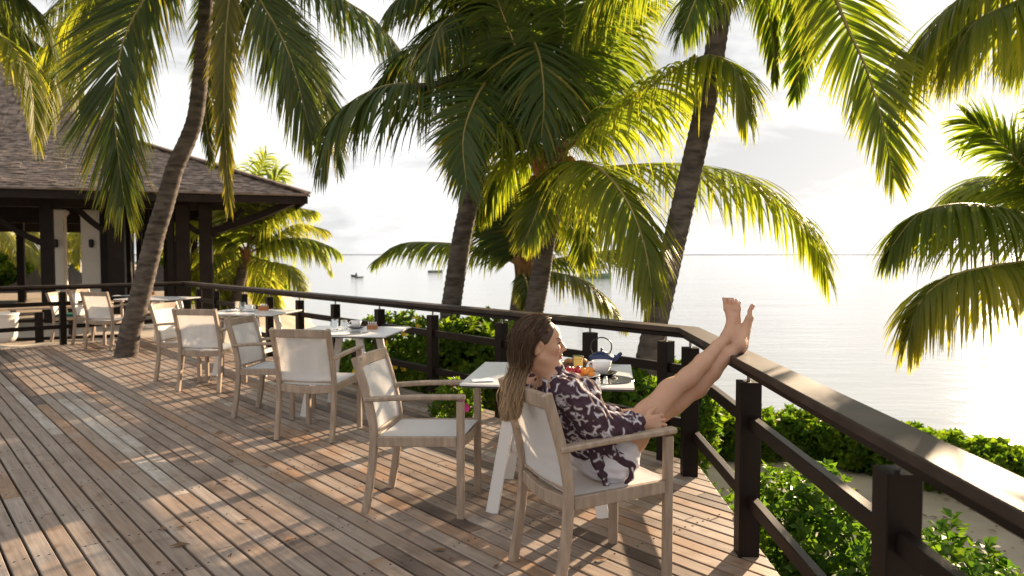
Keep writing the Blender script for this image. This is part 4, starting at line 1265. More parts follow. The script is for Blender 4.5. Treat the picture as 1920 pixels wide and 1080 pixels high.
# --- the palm in the middle with the orange crown
y = 8.2
c3 = D(1036, 306, y)
palm('coconut palm in the middle of the view with an orange-brown crown and bright arching fronds',
     PX(y, (978, 720), (1000, 590), (1013, 520), (1024, 450), (1036, 395), (1034, 345)) + [c3], 0.115, 0.095, c3,
     [(PX(y, (1036, 306), (1040, 240, -.1), (1046, 170, -.2), (1056, 70, -.2), (1066, -50, -.1)), dict(yel=.1, grav=.22, leaf=.85, side_ref=(1, .2, .1))),
      (PX(y, (1040, 300), (1075, 230, .1), (1110, 165, .2), (1150, 85, .3), (1190, -20, .4)), dict(yel=.25, grav=.24, leaf=.85, side_ref=(.8, .4, -.5))),
      (PX(y, (1040, 300), (1085, 262, -.3), (1150, 215, -.7), (1240, 148, -1.2), (1310, 108, -1.6), (1350, 108, -1.9), (1385, 140, -2.1), (1400, 215, -2.2)), dict(yel=.38, grav=.34, leaf=.78, nl=100)),
      (PX(y, (1040, 312), (1062, 308, -.4), (1098, 304, -.9), (1140, 330, -1.3), (1180, 385, -1.6), (1208, 460, -1.8), (1222, 540, -1.9)), dict(yel=.42, grav=.30, leaf=.80, nl=100)),
      (PX(y, (1040, 312), (1090, 318, .4), (1160, 312, .7), (1265, 308, 1.0), (1375, 325, 1.2), (1465, 378, 1.3), (1522, 440, 1.3), (1552, 520, 1.3)), dict(yel=.40, grav=.30, leaf=1.0, nl=110)),
      (PX(y, (1030, 305), (990, 262, -.3), (950, 238, -.6), (905, 232, -.8), (862, 268, -1.0)), dict(yel=.15, grav=.3, leaf=.7)),
      (PX(y, (1030, 305), (1010, 210, -.2), (975, 110, -.4), (940, 20, -.5), (915, -50, -.5)), dict(yel=.05, grav=.25, leaf=.8, side_ref=(.9, .3, .4))),
      (PX(y, (1030, 308), (1000, 290, .5), (960, 300, .8), (925, 335, 1.0), (900, 400, 1.1)), dict(yel=.30, grav=.3, leaf=.6)),
      (PX(y, (1040, 300), (1070, 180, .8), (1110, 80, 1.3), (1170, 20, 1.6), (1240, 0, 1.8)), dict(yel=.25, grav=.3)),
      (PX(y, (1040, 300), (1100, 240, .9), (1170, 180, 1.4), (1250, 170, 1.8), (1320, 200, 2.1)), dict(yel=.3, grav=.32)),
      (PX(y, (1036, 316), (1030, 340, -.5), (1010, 390, -.9), (985, 450, -1.0)), dict(yel=.4, grav=.2, leaf=.5)),
      (PX(y, (1036, 310), (1060, 330, .6), (1080, 370, .9), (1090, 430, 1.1), (1095, 490, 1.2)), dict(yel=.35, grav=.15, leaf=.55, side_ref=(1, .3, 0))),
      (PX(y, (1036, 300), (1000, 200, .7), (960, 130, 1.2), (900, 90, 1.5)), dict(yel=.05))],
     auto=0, seed=31, mat='palm_leaf_bright', nuts=7, leaf=.8, nl=92)
# --- the small palm behind it
y = 10.6
c4 = D(982, 500, y)
palm('small young palm standing just behind the middle palm, its fronds spreading low over the water',
     PX(y, (955, 680), (966, 610), (974, 550), (980, 515)) + [c4], 0.12, 0.10, c4,
     [(PX(y, (978, 500), (935, 478), (880, 462), (815, 455), (750, 458), (703, 488)), dict(yel=.12, leaf=.55, grav=.3)),
      (PX(y, (988, 500), (1035, 488, .2), (1100, 476, .3), (1170, 468, .4), (1238, 472, .5)), dict(yel=.2, leaf=.55, grav=.3)),
      (PX(y, (988, 505), (1040, 512, -.2), (1090, 525, -.4), (1135, 560, -.5), (1166, 604, -.5)), dict(yel=.45, leaf=.55, grav=.25)),
      (PX(y, (978, 500), (955, 450), (930, 410), (905, 380)), dict(yel=.1, leaf=.6, grav=.2, side_ref=(.8, .2, .5))),
      (PX(y, (984, 500), (985, 440), (992, 390), (1000, 340)), dict(yel=.1, leaf=.6, grav=.2, side_ref=(1, .2, 0))),
      (PX(y, (978, 500), (965, 430, .3), (955, 370, .4), (950, 320, .4)), dict(yel=.05, leaf=.6, grav=.2, side_ref=(1, .2, 0))),
      (PX(y, (984, 500), (1010, 450, .3), (1050, 420, .4), (1090, 430, .4)), dict(yel=.25, leaf=.55)),
      (PX(y, (978, 505), (990, 540, -.4), (985, 570, -.5)), dict(yel=.3, leaf=.35, side_ref=(1, .2, 0)))],
     auto=0, seed=41, leaf=.6, nl=70, sc=.9, nuts=0)
# --- the leaning palm right of the woman
y = 6.9
c5 = D(1378, -110, y)
palm('tall leaning coconut palm behind the railing corner right of the woman',
     PX(y, (1188, 860), (1203, 740), (1222, 640), (1240, 560), (1265, 450), (1300, 300), (1330, 160), (1346, 60), (1364, -50)) + [c5], 0.122, 0.086, c5,
     [(PX(y, (1378, -110), (1440, -85, .3), (1495, -30, .5), (1511, 40, .6), (1503, 110, .6), (1492, 180, .6)), dict(yel=.05, leaf=.42, grav=.1, side_ref=(1, .3, 0))),
      (PX(y, (1378, -110), (1470, -110, -.2), (1545, -45, -.4), (1588, 50, -.6), (1625, 130, -.7), (1652, 220, -.8), (1676, 335, -.8)), dict(yel=.35, leaf=.66, grav=.10, side_ref=(1, .3, .4), nl=96)),
      (PX(y, (1378, -110), (1350, -60, -.5), (1310, -10, -.9), (1280, 60, -1.1)), dict(yel=.1, leaf=.55)),
      (PX(y, (1378, -110), (1290, -130, .3), (1200, -80, .5), (1130, -20, .6), (1090, 50, .6)), dict(yel=.2)),
      (PX(y, (1378, -110), (1420, -60, .8), (1440, 20, 1.1), (1450, 90, 1.2), (1452, 150, 1.2)), dict(yel=.2, leaf=.4, side_ref=(1, .3, 0))),
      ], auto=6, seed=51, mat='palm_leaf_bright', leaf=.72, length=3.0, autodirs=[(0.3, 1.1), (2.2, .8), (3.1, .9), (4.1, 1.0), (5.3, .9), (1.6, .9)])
# --- palm beyond the right edge, upper
y = 6.6
c6 = D(2120, -120, y)
palm('coconut palm beyond the upper right corner, fronds hanging in front of the sun',
     [np.array([c6[0] + 0.9, c6[1] + 0.4, -1.3]), np.array([c6[0] + 0.5, c6[1] + 0.2, 1.6]), c6], 0.14, 0.10, c6,
     [(PX(y, (2120, -120), (2020, -110), (1920, -75), (1830, -25), (1765, 30), (1715, 105), (1690, 165)), dict(yel=.45, leaf=1.0, grav=.36, nl=100)),
      (PX(y, (2120, -120), (2060, -70, -.2), (1980, -25, -.3), (1900, 5, -.4), (1830, 40, -.5), (1790, 100, -.5)), dict(yel=.45, leaf=1.0, grav=.38, nl=100)),
      (PX(y, (2120, -120), (2090, -50, .4), (2020, 0, .6), (1960, 30, .7), (1900, 80, .8)), dict(yel=.3, leaf=.9, grav=.36, nl=110))],
     auto=7, seed=61, mat='palm_leaf_bright', leaf=.72, length=2.8, autodirs=[(0.5, .8), (1.2, .6), (1.9, .7), (2.6, .8), (3.4, .9), (4.4, 1.0), (0.0, 1.2)])
# --- palm beyond the right edge, lower
y = 6.4
c7 = D(2035, 450, y)
palm('coconut palm beyond the right edge at eye level, its fronds reaching in over the water',
     [np.array([c7[0] + 0.3, c7[1] + 0.3, -1.5]), np.array([c7[0] + 0.1, c7[1] + 0.1, 0.4]), c7], 0.14, 0.11, c7,
     [(PX(y, (2035, 450), (1985, 425, -.1), (1920, 402, -.2), (1850, 386, -.3), (1785, 384, -.4), (1722, 402, -.5), (1672, 462, -.5)), dict(yel=.22, leaf=.72, grav=.36, nl=130, wid=.042)),
      (PX(y, (2035, 460), (1990, 480, -.3), (1930, 490, -.6), (1855, 500, -.8), (1785, 518, -.9), (1728, 562, -1.0), (1704, 632, -1.0)), dict(yel=.8, leaf=.72, grav=.42, nl=140, wid=.042)),
      (PX(y, (2035, 445), (1990, 390, .3), (1935, 330, .5), (1880, 270, .6), (1815, 222, .7)), dict(yel=.15, leaf=.62, grav=.16, side_ref=(.6, .2, -.8))),
      (PX(y, (2035, 445), (1990, 410, .8), (1930, 380, 1.2), (1870, 360, 1.4), (1800, 370, 1.5)), dict(yel=.2, leaf=.5, grav=.25)),
      (PX(y, (2035, 440), (2010, 360, .4), (1990, 280, .6), (1965, 200, .7)), dict(yel=.15, leaf=.6))],
     auto=6, seed=71, mat='palm_leaf_bright', leaf=.65, length=2.6, autodirs=[(0.6, .6), (1.4, .5), (2.1, .6), (2.8, .4), (3.4, .9), (0.0, .9)])
# --- palm behind the pavilion's right corner
y = 20.0
c8 = D(462, 478, y)
BG = 'palms behind the pavilion'
palm('bushy palm behind the far corner of the railing, right of the pavilion',
     PX(y, (425, 660), (436, 600), (446, 545), (456, 505)) + [c8], 0.17, 0.13, c8,
     [(PX(y, (462, 478), (510, 455), (560, 452), (600, 470), (618, 500)), dict()), (PX(y, (462, 478), (500, 490, -.5), (540, 500, -.8), (570, 540, -1.0)), dict(yel=.3)),
      (PX(y, (462, 478), (500, 420), (540, 390), (590, 395)), dict(yel=.3)), (PX(y, (462, 478), (480, 410), (500, 360), (530, 320)), dict(side_ref=(.8, .2, -.4))),
      (PX(y, (462, 478), (470, 400), (480, 340), (500, 290)), dict(side_ref=(1, .2, 0))), (PX(y, (462, 478), (440, 400), (425, 350), (415, 310)), dict(side_ref=(1, .2, 0))),
      (PX(y, (462, 478), (430, 450), (400, 450), (370, 480)), dict()), (PX(y, (462, 478), (440, 500), (420, 540), (412, 590)), dict(yel=.5, side_ref=(1, .2, 0))),
      (PX(y, (462, 478), (490, 520), (505, 560), (510, 600)), dict(yel=.5, side_ref=(1, .2, 0))), (PX(y, (462, 478), (520, 440, .6), (560, 420, .9), (610, 430, 1.2)), dict(yel=.4))],
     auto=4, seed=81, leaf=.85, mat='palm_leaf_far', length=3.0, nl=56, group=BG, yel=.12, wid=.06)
bgp = [(58, 405, 27, 'palm seen between the pavilion posts at the far left, its crown yellow-green'), (150, 408, 30, 'palm seen between the two white columns'),
       (-12, 420, 24, 'low palm at the far left edge seen under the pavilion roof'), (300, 408, 29, 'palm seen just right of the leaning trunk through the pavilion'),
       (105, 430, 33, 'palm behind the thatched parasols under the pavilion roof'), (395, 410, 31, 'palm seen beside the pavilion corner post'), (350, 425, 34, 'short palm seen through the pavilion posts'), (492, 335, 36, 'tall palm whose top shows above the end of the pavilion roof')]
for i, (px, py, yy, lb) in enumerate(bgp):
    py = 475 - (475 - py) * yy / (yy + 8.0); c = D(px, py, yy + 8.0)
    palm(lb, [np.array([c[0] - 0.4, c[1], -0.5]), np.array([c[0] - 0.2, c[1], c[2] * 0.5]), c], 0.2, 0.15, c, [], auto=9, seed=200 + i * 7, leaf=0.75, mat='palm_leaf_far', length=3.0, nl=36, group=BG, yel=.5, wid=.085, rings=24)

# ================================================================== SHRUBS
def foliage(parent, vols, n, leaf, mat, seed, ros=8, upb=0.5, aspect=0.45, yel=0.2):
    """rosettes of bent leaves spread through and over ellipsoids ((cx,cy,cz),(rx,ry,rz))"""
    g = np.random.default_rng(seed)
    wts = np.array([v[1][0] * v[1][1] + v[1][0] * v[1][2] for v in vols]); wts /= wts.sum()
    k = g.choice(len(vols), n, p=wts)
    cen = np.array([v[0] for v in vols])[k]; rad = np.array([v[1] for v in vols])[k]
    d = g.normal(size=(n, 3)); d /= np.linalg.norm(d, axis=1)[:, None]
    rr_ = g.uniform(0.55, 1.0, n) ** 0.6 * (1 + 0.10 * np.sin(d[:, 0] * 7 + k) * np.cos(d[:, 1] * 6))
    p = cen + d * rad * rr_[:, None]
    keep = p[:, 2] > ground_h(p[:, 0], p[:, 1]) + 0.03
    p = p[keep]; d = d[keep]; n = len(p)
    ax = d + np.array([0, 0, upb]) + g.normal(size=(n, 3)) * 0.35; ax /= np.linalg.norm(ax, axis=1)[:, None]
    t1 = np.cross(ax, [0.31, 0.77, 0.1]); t1 /= np.linalg.norm(t1, axis=1)[:, None]
    t2 = np.cross(ax, t1)
    V = []; C = []
    base = g.uniform(0, 1, n)
    for j in range(ros):
        a = 2 * math.pi * j / ros + g.uniform(-.4, .4, n)
        o = t1 * np.cos(a)[:, None] + t2 * np.sin(a)[:, None]
        op = g.uniform(0.35, 1.2, n)[:, None]
        dr = ax * np.cos(op) + o * np.sin(op)
        L_ = leaf * g.uniform(0.65, 1.2, n)[:, None]
        wv = np.cross(dr, ax); wv /= np.linalg.norm(wv, axis=1)[:, None] + 1e-9
        nm = np.cross(wv, dr)
        hw = L_ * aspect * 0.5
        p0 = p + ax * leaf * g.uniform(-.25, .25, n)[:, None]
        mid = p0 + dr * L_ * 0.58
        tip = p0 + dr * L_ - nm * L_ * g.uniform(0.05, 0.3, n)[:, None]
        V.append(np.stack([p0, mid - wv * hw + nm * hw * .25, tip, mid + wv * hw + nm * hw * .25], 1))
        c = np.zeros((n, 4, 3)); c[..., 0] = np.clip(base * 0.6 + g.uniform(0, .4, n), 0, 1)[:, None]
        c[..., 1] = (yel * g.uniform(0, 1, n) * (base > 0.4))[:, None]
        C.append(c)
    V = np.concatenate(V).reshape(-1, 3); C = np.concatenate(C).reshape(-1, 3)
    # split each blade along its midrib into two folded triangles (as degenerate-free quads: base, edge, tip, edge)
    Q = np.arange(len(V)).reshape(-1, 4)
    o = mesh_quads('foliage', V, Q, M[mat], parent)
    vcol(o, 'Col', C)
    o['kind'] = 'stuff'
    return o
def shrub(name, label, cat, vols, n, leaf, mat, seed, group=None, flowers=None, stems=10, **kw):
    c = np.array(vols[0][0]); b = np.array([c[0], c[1], float(ground_h(c[0], c[1]))])
    t = thing(name, label, cat, b, group=group)
    vv = [(np.array(v[0]) , v[1]) for v in vols]
    fo = foliage(t, vv, n, leaf, mat, seed, **kw)
    fo.matrix_parent_inverse = t.matrix_world.inverted() if False else fo.matrix_parent_inverse
    fo.location = tuple(-b)
    g = np.random.default_rng(seed + 1)
    mb = MB()
    for v in vv:
        for k in range(stems):
            q_ = np.array(v[0]) + g.normal(size=3) * np.array(v[1]) * 0.35
            f_ = np.array([q_[0] + g.normal() * .1, q_[1] + g.normal() * .1, float(ground_h(q_[0], q_[1])) - 0.02])
            m_ = (q_ + f_) / 2 + g.normal(size=3) * 0.05
            mb.sweep([f_, m_, q_], ngon(0.010, 5), (1, 0, 0), scales=[1.2, 1, .5])
    so = mb.build('stems', M['stem'], t); so.location = tuple(-b); so['kind'] = 'stuff'
    if flowers:
        fm, fn, fr_ = flowers
        mb = MB()
        for k in range(fn):
            v = vv[g.integers(len(vv))]
            d = g.normal(size=3); d[1] = -abs(d[1]) * 1.0; d[2] = abs(d[2]) * 0.9; d /= np.linalg.norm(d)
            q_ = np.array(v[0]) + d * np.array(v[1]) * 1.02
            for j in range(5):
                a = j * 1.2566 + g.uniform(-.2, .2)
                t1 = np.cross(d, [.2, .5, .9]); t1 /= np.linalg.norm(t1); t2 = np.cross(d, t1)
                o = t1 * math.cos(a) + t2 * math.sin(a); s_ = np.cross(d, o)
                mb.add([q_, q_ + o * fr_ * .6 + s_ * fr_ * .45 + d * fr_ * .25, q_ + o * fr_ + d * fr_ * .3, q_ + o * fr_ * .6 - s_ * fr_ * .45 + d * fr_ * .25], [(0, 1, 2, 3)])
        fo = mb.build('flowers', M[fm], t); fo.location = tuple(-b); fo['kind'] = 'stuff'
    return t
def V_(px, py, y, rx, ry, rz):
    return (D(px, py, y), (rx, ry, rz))
# hedge beyond the sand path on the right
hv = [[(2.5, 9.1, -0.80), (.7, .5, .30)], [(3.35, 9.0, -0.80), (.7, .5, .30)], [(4.05, 8.5, -0.79), (.6, .55, .31)], [(4.55, 7.85, -0.79), (.6, .6, .31)], [(5.15, 7.25, -0.80), (.6, .6, .30)], [(5.75, 6.65, -0.80), (.65, .65, .30)], [(6.4, 6.0, -0.78), (.7, .7, .32)]]
hl = ['round bright green hedge bush nearest the corner of the railing', 'hedge bush seen between the first two right-hand posts', 'hedge bush below the middle of the right-hand handrail', 'hedge bush along the water beyond the sandy path', 'hedge bush with light rosettes above the right-hand handrail', 'hedge bush at the right edge of the view above the handrail', 'hedge bush nearest the camera, at the right edge behind the handrail']
for i, ((c, r_), lb) in enumerate(zip(hv, hl)):
    extra = [((c[0] + .38, c[1] - .22, c[2] + .03), (r_[0] * .6, r_[1] * .6, r_[2] * .85)), ((c[0] - .36, c[1] + .1, c[2] + .02), (r_[0] * .6, r_[1] * .6, r_[2] * .85))]
    shrub('hedge_bush', lb, 'shrub', [(c, r_)] + extra, 1500, 0.115, 'hedge_leaf', 300 + i, 'hedge bushes between path and sea', yel=.5, stems=7)
# low leafy vines between the deck and the path
vn = [[(1.75, 4.35, -0.36), (.40, .55, .56)], [(2.05, 3.55, -0.42), (.5, .55, .56)], [(1.75, 2.7, -0.40), (.42, .5, .5)], [(2.30, 2.75, -0.72), (.32, .3, .30)], [(1.80, 5.2, -0.50), (.42, .5, .46)]]
vl = ['leafy vine bush just outside the railing between the second and third post', 'dense dark leafy bush below the middle cross rails', 'leafy bush right behind the nearest railing post', 'loose leafy sprigs on the sand at the lower right', 'small leafy bush outside the corner posts']
for i, ((c, r_), lb) in enumerate(zip(vn, vl)):
    shrub('vine_bush', lb, 'shrub', [(c, r_), ((c[0] + .25, c[1] + .2, c[2] - .05), (r_[0] * .7, r_[1] * .7, r_[2] * .7))], 1300 if i < 3 else 300, 0.065, 'vine_leaf', 340 + i, 'vine bushes at the foot of the deck', ros=5, aspect=.62, upb=.8, yel=.35, stems=10)
# bushes behind the seaward railing
shrub('shrub', 'bright green rounded shrub behind the railing between two posts left of the woman', 'shrub', [V_(872, 700, 8.4, .62, .6, .62), V_(905, 690, 8.9, .6, .6, .6)], 2100, 0.10, 'hedge_leaf', 360, yel=.45)
shrub('flowering_shrub', 'yellow flowering shrub behind the railing above the empty chair', 'shrub', [V_(752, 690, 9.0, .70, .6, .66), V_(700, 720, 9.3, .6, .5, .6)], 1900, 0.085, 'hedge_leaf', 362, flowers=('yellow', 46, 0.045), yel=.5)
shrub('flowering_shrub', 'small pink flowering plant at the deck edge behind the breakfast table', 'shrub', [V_(850, 758, 6.75, .22, .2, .20)], 170, 0.06, 'hedge_leaf', 364, flowers=('pink', 4, 0.045), yel=.5)
shrub('shrub', 'low dark green shrub under the breakfast table beyond the railing', 'shrub', [V_(1150, 775, 6.7, .55, .45, .40), V_(1090, 790, 7.0, .5, .4, .40)], 1500, 0.085, 'hedge_leaf', 366, yel=.2)
shrub('shrub', 'green shrub at the foot of the leaning palm beside the corner post', 'shrub', [V_(1248, 790, 7.5, .5, .5, .58)], 1300, 0.095, 'hedge_leaf', 368, yel=.5)
shrub('shrub', 'low shrub behind the second table', 'shrub', [V_(640, 700, 9.9, .6, .5, .35)], 700, 0.085, 'hedge_leaf', 370, yel=.5)
# undergrowth behind the pavilion
for i, (px, py, yy, lb) in enumerate(((20, 480, 34, 'yellow-green bush far behind the pavilion at the left edge'), (330, 480, 38, 'bush far behind the pavilion posts'), (420, 500, 36, 'bush far behind the pavilion corner post'))):
    c = D(px, py, yy); c[2] = 0.2
    shrub('bush', lb, 'shrub', [(c, (1.9, 1.6, 1.3)), (c + np.array([1.5, .4, -.3]), (1.4, 1.2, 1.1))], 800, 0.36, 'hedge_leaf', 380 + i, 'bushes behind the pavilion', yel=.8, stems=4)
# dry leaves lying on the sand of the path and on the deck
g = np.random.default_rng(77); mb = MB()
for k in range(420):
    if k < 360:
        x_, y_ = g.uniform(1.5, 5.2), g.uniform(2.2, 8.6); z_ = float(ground_h(x_, y_)) + .012
    else:
        x_, y_ = g.uniform(-3.5, 1.0), g.uniform(2.6, 8.5); z_ = 0.006
    a_ = g.uniform(0, 6.28); l_ = g.uniform(.018, .05); w_ = l_ * g.uniform(.25, .5)
    u_ = np.array([math.cos(a_), math.sin(a_), 0]); v_ = np.array([-u_[1], u_[0], 0]); c_ = np.array([x_, y_, z_])
    mb.add([c_ - u_ * l_, c_ + v_ * w_ + [0, 0, .006], c_ + u_ * l_ + [0, 0, .004], c_ - v_ * w_ + [0, 0, .008]], [(0, 1, 2), (0, 2, 3)])
tag(mb.build('leaf_litter', plain('dry_leaf', (0.16, 0.09, 0.045), 0.8, 0.2, var=0.5, nscale=3)), kind='stuff')
# thatched parasols
def parasol(px, py, y, label, s=1.0):
    a_ = D(px, py, y)
    t = thing('thatched_parasol', label, 'parasol', (a_[0], a_[1], -0.2), group='thatched parasols on the beach')
    h = a_[2] + 0.2
    mb = MB(); mb.lathe([(0.06, 0), (0.05, h - 0.2)], (0, 0, 0), 10); mb.build('pole', M['stem'], t)
    mb = MB(); g = random.Random(px)
    n = 26; prof = [(0.02, 0), (0.16, -.22), (0.42, -.42), (0.85, -.66), (1.25, -.84), (1.30, -.93), (1.15, -.84), (0.4, -.46), (0.05, -.2)]
    v = []; f = []
    for r_, z in prof:
        for k in range(n):
            a = 2 * math.pi * k / n; q_ = r_ * s * (1 + g.uniform(-.05, .05)); v.append((q_ * math.cos(a), q_ * math.sin(a), h + z * s + g.uniform(-.03, .03)))
    for i in range(len(prof) - 1):
        for k in range(n): f.append((i * n + k, (i + 1) * n + k, (i + 1) * n + (k + 1) % n, i * n + (k + 1) % n))
    mb.add(v, f); mb.build('thatch_roof', M['thatch'], t)
for px, py, yy, lb, s_ in ((134, 497, 34, 'dark thatched parasol seen between the two white columns', 1.4), (74, 495, 33, 'dark thatched parasol left of the first white column', 1.5), (300, 496, 33, 'dark pointed thatched parasol right of the leaning trunk', 1.4), (18, 500, 35, 'dark thatched parasol at the left edge', 1.4)):
    parasol(px, py, yy, lb, s_)

# ================================================================== BOATS
def boat(px, py, y, label, ln, mat, kind, rz):
    a_ = W(px, py, SEA)
    t = thing('boat', label, 'boat', (a_[0], a_[1], SEA), rz, 'small boats on the lagoon')
    n = 9; v = []; f = []
    for i in range(n):
        u = i / (n - 1) * 2 - 1
        w = 0.17 * ln * (1 - max(0, u) ** 2.5) * (0.85 if u < -0.9 else 1); k = 0.05 * ln * max(0, u) ** 2
        hh = 0.14 * ln
        x = u * ln / 2
        v += [(x, -w, hh + k), (x, -w * .7, -0.05 * ln), (x, w * .7, -0.05 * ln), (x, w, hh + k), (x, w * .85, hh + k), (x, w * .6, 0.05 * ln), (x, -w * .6, 0.05 * ln), (x, -w * .85, hh + k)]
    for i in range(n - 1):
        for k in range(8): f.append((i * 8 + k, i * 8 + (k + 1) % 8, (i + 1) * 8 + (k + 1) % 8, (i + 1) * 8 + k))
    f.append(tuple(range(8))); f.append(tuple(reversed([(n - 1) * 8 + k for k in range(8)])))
    mesh_np('hull', v, f, M[mat], t)
    if kind in ('motor', 'both'):
        mb = MB(); mb.box((-ln * .52, 0, .24 * ln), (.14 * ln, .12 * ln, .18 * ln), 0, .03); mb.box((-ln * .54, 0, .08 * ln), (.07 * ln, .06 * ln, .2 * ln), 0, .01); mb.build('outboard_motor', M['boat_dark'], t)
    if kind in ('canopy', 'both'):
        mb = MB(); mb.box((0.05 * ln, 0, .33 * ln), (.4 * ln, .26 * ln, .03 * ln), 0, .02); mb.build('canopy', M['boat_green'], t)
        for sx in (-.1, .2):
            for sy in (-.11, .11):
                mb = MB(); mb.box((sx * ln, sy * ln, .22 * ln), (.015 * ln, .015 * ln, .2 * ln)); mb.build('canopy_post', M['boat_dark'], t)
    mb = MB(); mb.box((0, 0, .10 * ln), (.06 * ln, .26 * ln, .02 * ln)); mb.build('thwart', M['boat_hull'], t)
boat(663, 519, 0, 'small dark motor boat on the water left of the middle, its outboard raised', 1.7, 'boat_dark', 'motor', 2.2)
boat(675, 521, 0, 'small dinghy moored right beside the dark motor boat', 1.3, 'boat_hull', 'motor', 0.8)
boat(816, 511, 0, 'long low empty boat on the water just left of the straight palm trunk', 2.6, 'boat_hull', 'none', 0.1)
boat(1118, 522, 0, 'greenish boat with a canopy on the water right of the middle palm', 4.2, 'boat_green', 'both', 0.15)
boat(546, 511, 0, 'tiny grey boat on the water at the left, behind the palm fronds', 1.7, 'boat_hull', 'none', 0.2)

# ================================================================== THE WOMAN
class Field:
    def __init__(s, lo, hi, h):
        s.lo = np.array(lo, float); s.h = h
        s.n = np.ceil((np.array(hi) - s.lo) / h).astype(int) + 1
        s.a = np.full(s.n, 1.0, np.float32)
    def _box(s, lo, hi):
        i0 = np.clip(np.floor((lo - s.lo) / s.h).astype(int), 0, s.n - 1)
        i1 = np.clip(np.ceil((hi - s.lo) / s.h).astype(int) + 1, 1, s.n)
        sl = tuple(slice(a, b) for a, b in zip(i0, i1))
        g = [s.lo[k] + s.h * np.arange(i0[k], i1[k], dtype=np.float32) for k in range(3)]
        X, Y, Z = np.meshgrid(*g, indexing='ij')
        return sl, np.stack([X, Y, Z], -1)
    def _mix(s, sl, d, k, sub):
        a = s.a[sl]
        if sub:
            d = -d
            h = np.maximum(k - np.abs(a - d), 0) / max(k, 1e-6)
            s.a[sl] = np.maximum(a, d) + h * h * k * .25
        else:
            h = np.maximum(k - np.abs(a - d), 0) / max(k, 1e-6)
            s.a[sl] = np.minimum(a, d) - h * h * k * .25
    def cone(s, p, q, r0, r1, k=0.01, flat=None, sub=False):
        """rounded cone; flat=(axis, factor) squeezes it along the axis"""
        p = np.array(p, float); q = np.array(q, float)
        m = max(r0, r1) * 1.6 + k + 0.03
        sl, P = s._box(np.minimum(p, q) - m, np.maximum(p, q) + m)
        if P.size == 0: return
        e = q - p
        w = P - p
        t = np.clip((w @ e) / (e @ e + 1e-12), 0, 1)
        v = w - t[..., None] * e
        if flat is not None:
            ax = np.array(flat[0], float); ax /= np.linalg.norm(ax)
            c = v @ ax
            v = v + ax * (c * (1 / flat[1] - 1))[..., None]
        d = np.linalg.norm(v, axis=-1) - (r0 + (r1 - r0) * t)
        if flat is not None and flat[1] < 1: d = d * (0.5 + 0.5 * flat[1])
        s._mix(sl, d.astype(np.float32), k, sub)
    def chain(s, pts, rad, k=0.01, flat=None):
        for i in range(len(pts) - 1):
            s.cone(pts[i], pts[i + 1], rad[i], rad[i + 1], k, flat)
    def ell(s, c, axes, rad, k=0.01, sub=False):
        c = np.array(c, float); A = np.array(axes, float); A /= np.linalg.norm(A, axis=1)[:, None]
        rad = np.array(rad, float); m = rad.max() + k + 0.02
        sl, P = s._box(c - m, c + m)
        if P.size == 0: return
        u = (P - c) @ A.T
        k0 = np.linalg.norm(u / rad, axis=-1); k1 = np.linalg.norm(u / rad ** 2, axis=-1) + 1e-6
        s._mix(sl, (k0 * (k0 - 1) / k1).astype(np.float32), k, sub)
    def mesh(s):
        f = s.a
        S_ = f < 0
        nx, ny, nz = [int(v) - 1 for v in s.n]
        cnt = np.zeros((nx, ny, nz), np.int8)
        for a in (0, 1):
            for b in (0, 1):
                for c in (0, 1): cnt += S_[a:a + nx, b:b + ny, c:c + nz]
        act = (cnt > 0) & (cnt < 8)
        I = np.argwhere(act)
        idx = np.full(act.shape, -1, np.int32); idx[act] = np.arange(len(I))
        acc = np.zeros((len(I), 3)); num = np.zeros(len(I))
        cor = [(a, b, c) for a in (0, 1) for b in (0, 1) for c in (0, 1)]
        val = {o: f[I[:, 0] + o[0], I[:, 1] + o[1], I[:, 2] + o[2]] for o in cor}
        for o in cor:
            for ax in range(3):
                if o[ax] == 0:
                    o2 = tuple(o[k] + (1 if k == ax else 0) for k in range(3))
                    va, vb = val[o], val[o2]
                    cr = (va < 0) != (vb < 0)
                    t = np.where(cr, va / np.where(cr, va - vb, 1), 0)
                    p = np.array(o, float)[None, :].repeat(len(I), 0); p[:, ax] += t
                    acc += p * cr[:, None]; num += cr
        V = s.lo + (I + acc / num[:, None]) * s.h
        Q = []
        for ax in range(3):
            u, w = (ax + 1) % 3, (ax + 2) % 3
            sh = [slice(0, None)] * 3
            a = [slice(None)] * 3; b = [slice(None)] * 3
            a[ax] = slice(0, -1); b[ax] = slice(1, None)
            for t_ in (a, b):
                t_[u] = slice(1, -1); t_[w] = slice(1, -1)
            sa, sb = S_[tuple(a)], S_[tuple(b)]
            E = np.argwhere(sa != sb)
            if len(E) == 0: continue
            ins = sa[sa != sb]
            E[:, u] += 1; E[:, w] += 1
            def at(du, dw):
                c = E.copy(); c[:, u] += du; c[:, w] += dw
                return idx[c[:, 0], c[:, 1], c[:, 2]]
            q = np.stack([at(-1, -1), at(0, -1), at(0, 0), at(-1, 0)], 1)
            q[~ins] = q[~ins][:, ::-1]
            Q.append(q)
        Q = np.concatenate(Q)
        Q = Q[(Q >= 0).all(1)]
        return V, Q
def smooth_verts(V, Q, it=2, lam=0.5):
    E = np.concatenate([Q[:, [0, 1]], Q[:, [1, 2]], Q[:, [2, 3]], Q[:, [3, 0]]])
    deg = np.bincount(E.ravel(), minlength=len(V)).astype(float)
    for _ in range(it):
        acc = np.stack([np.bincount(E[:, 0], V[E[:, 1], k], len(V)) + np.bincount(E[:, 1], V[E[:, 0], k], len(V)) for k in range(3)], 1)
        V = V + lam * (acc / deg[:, None] - V)
    return V
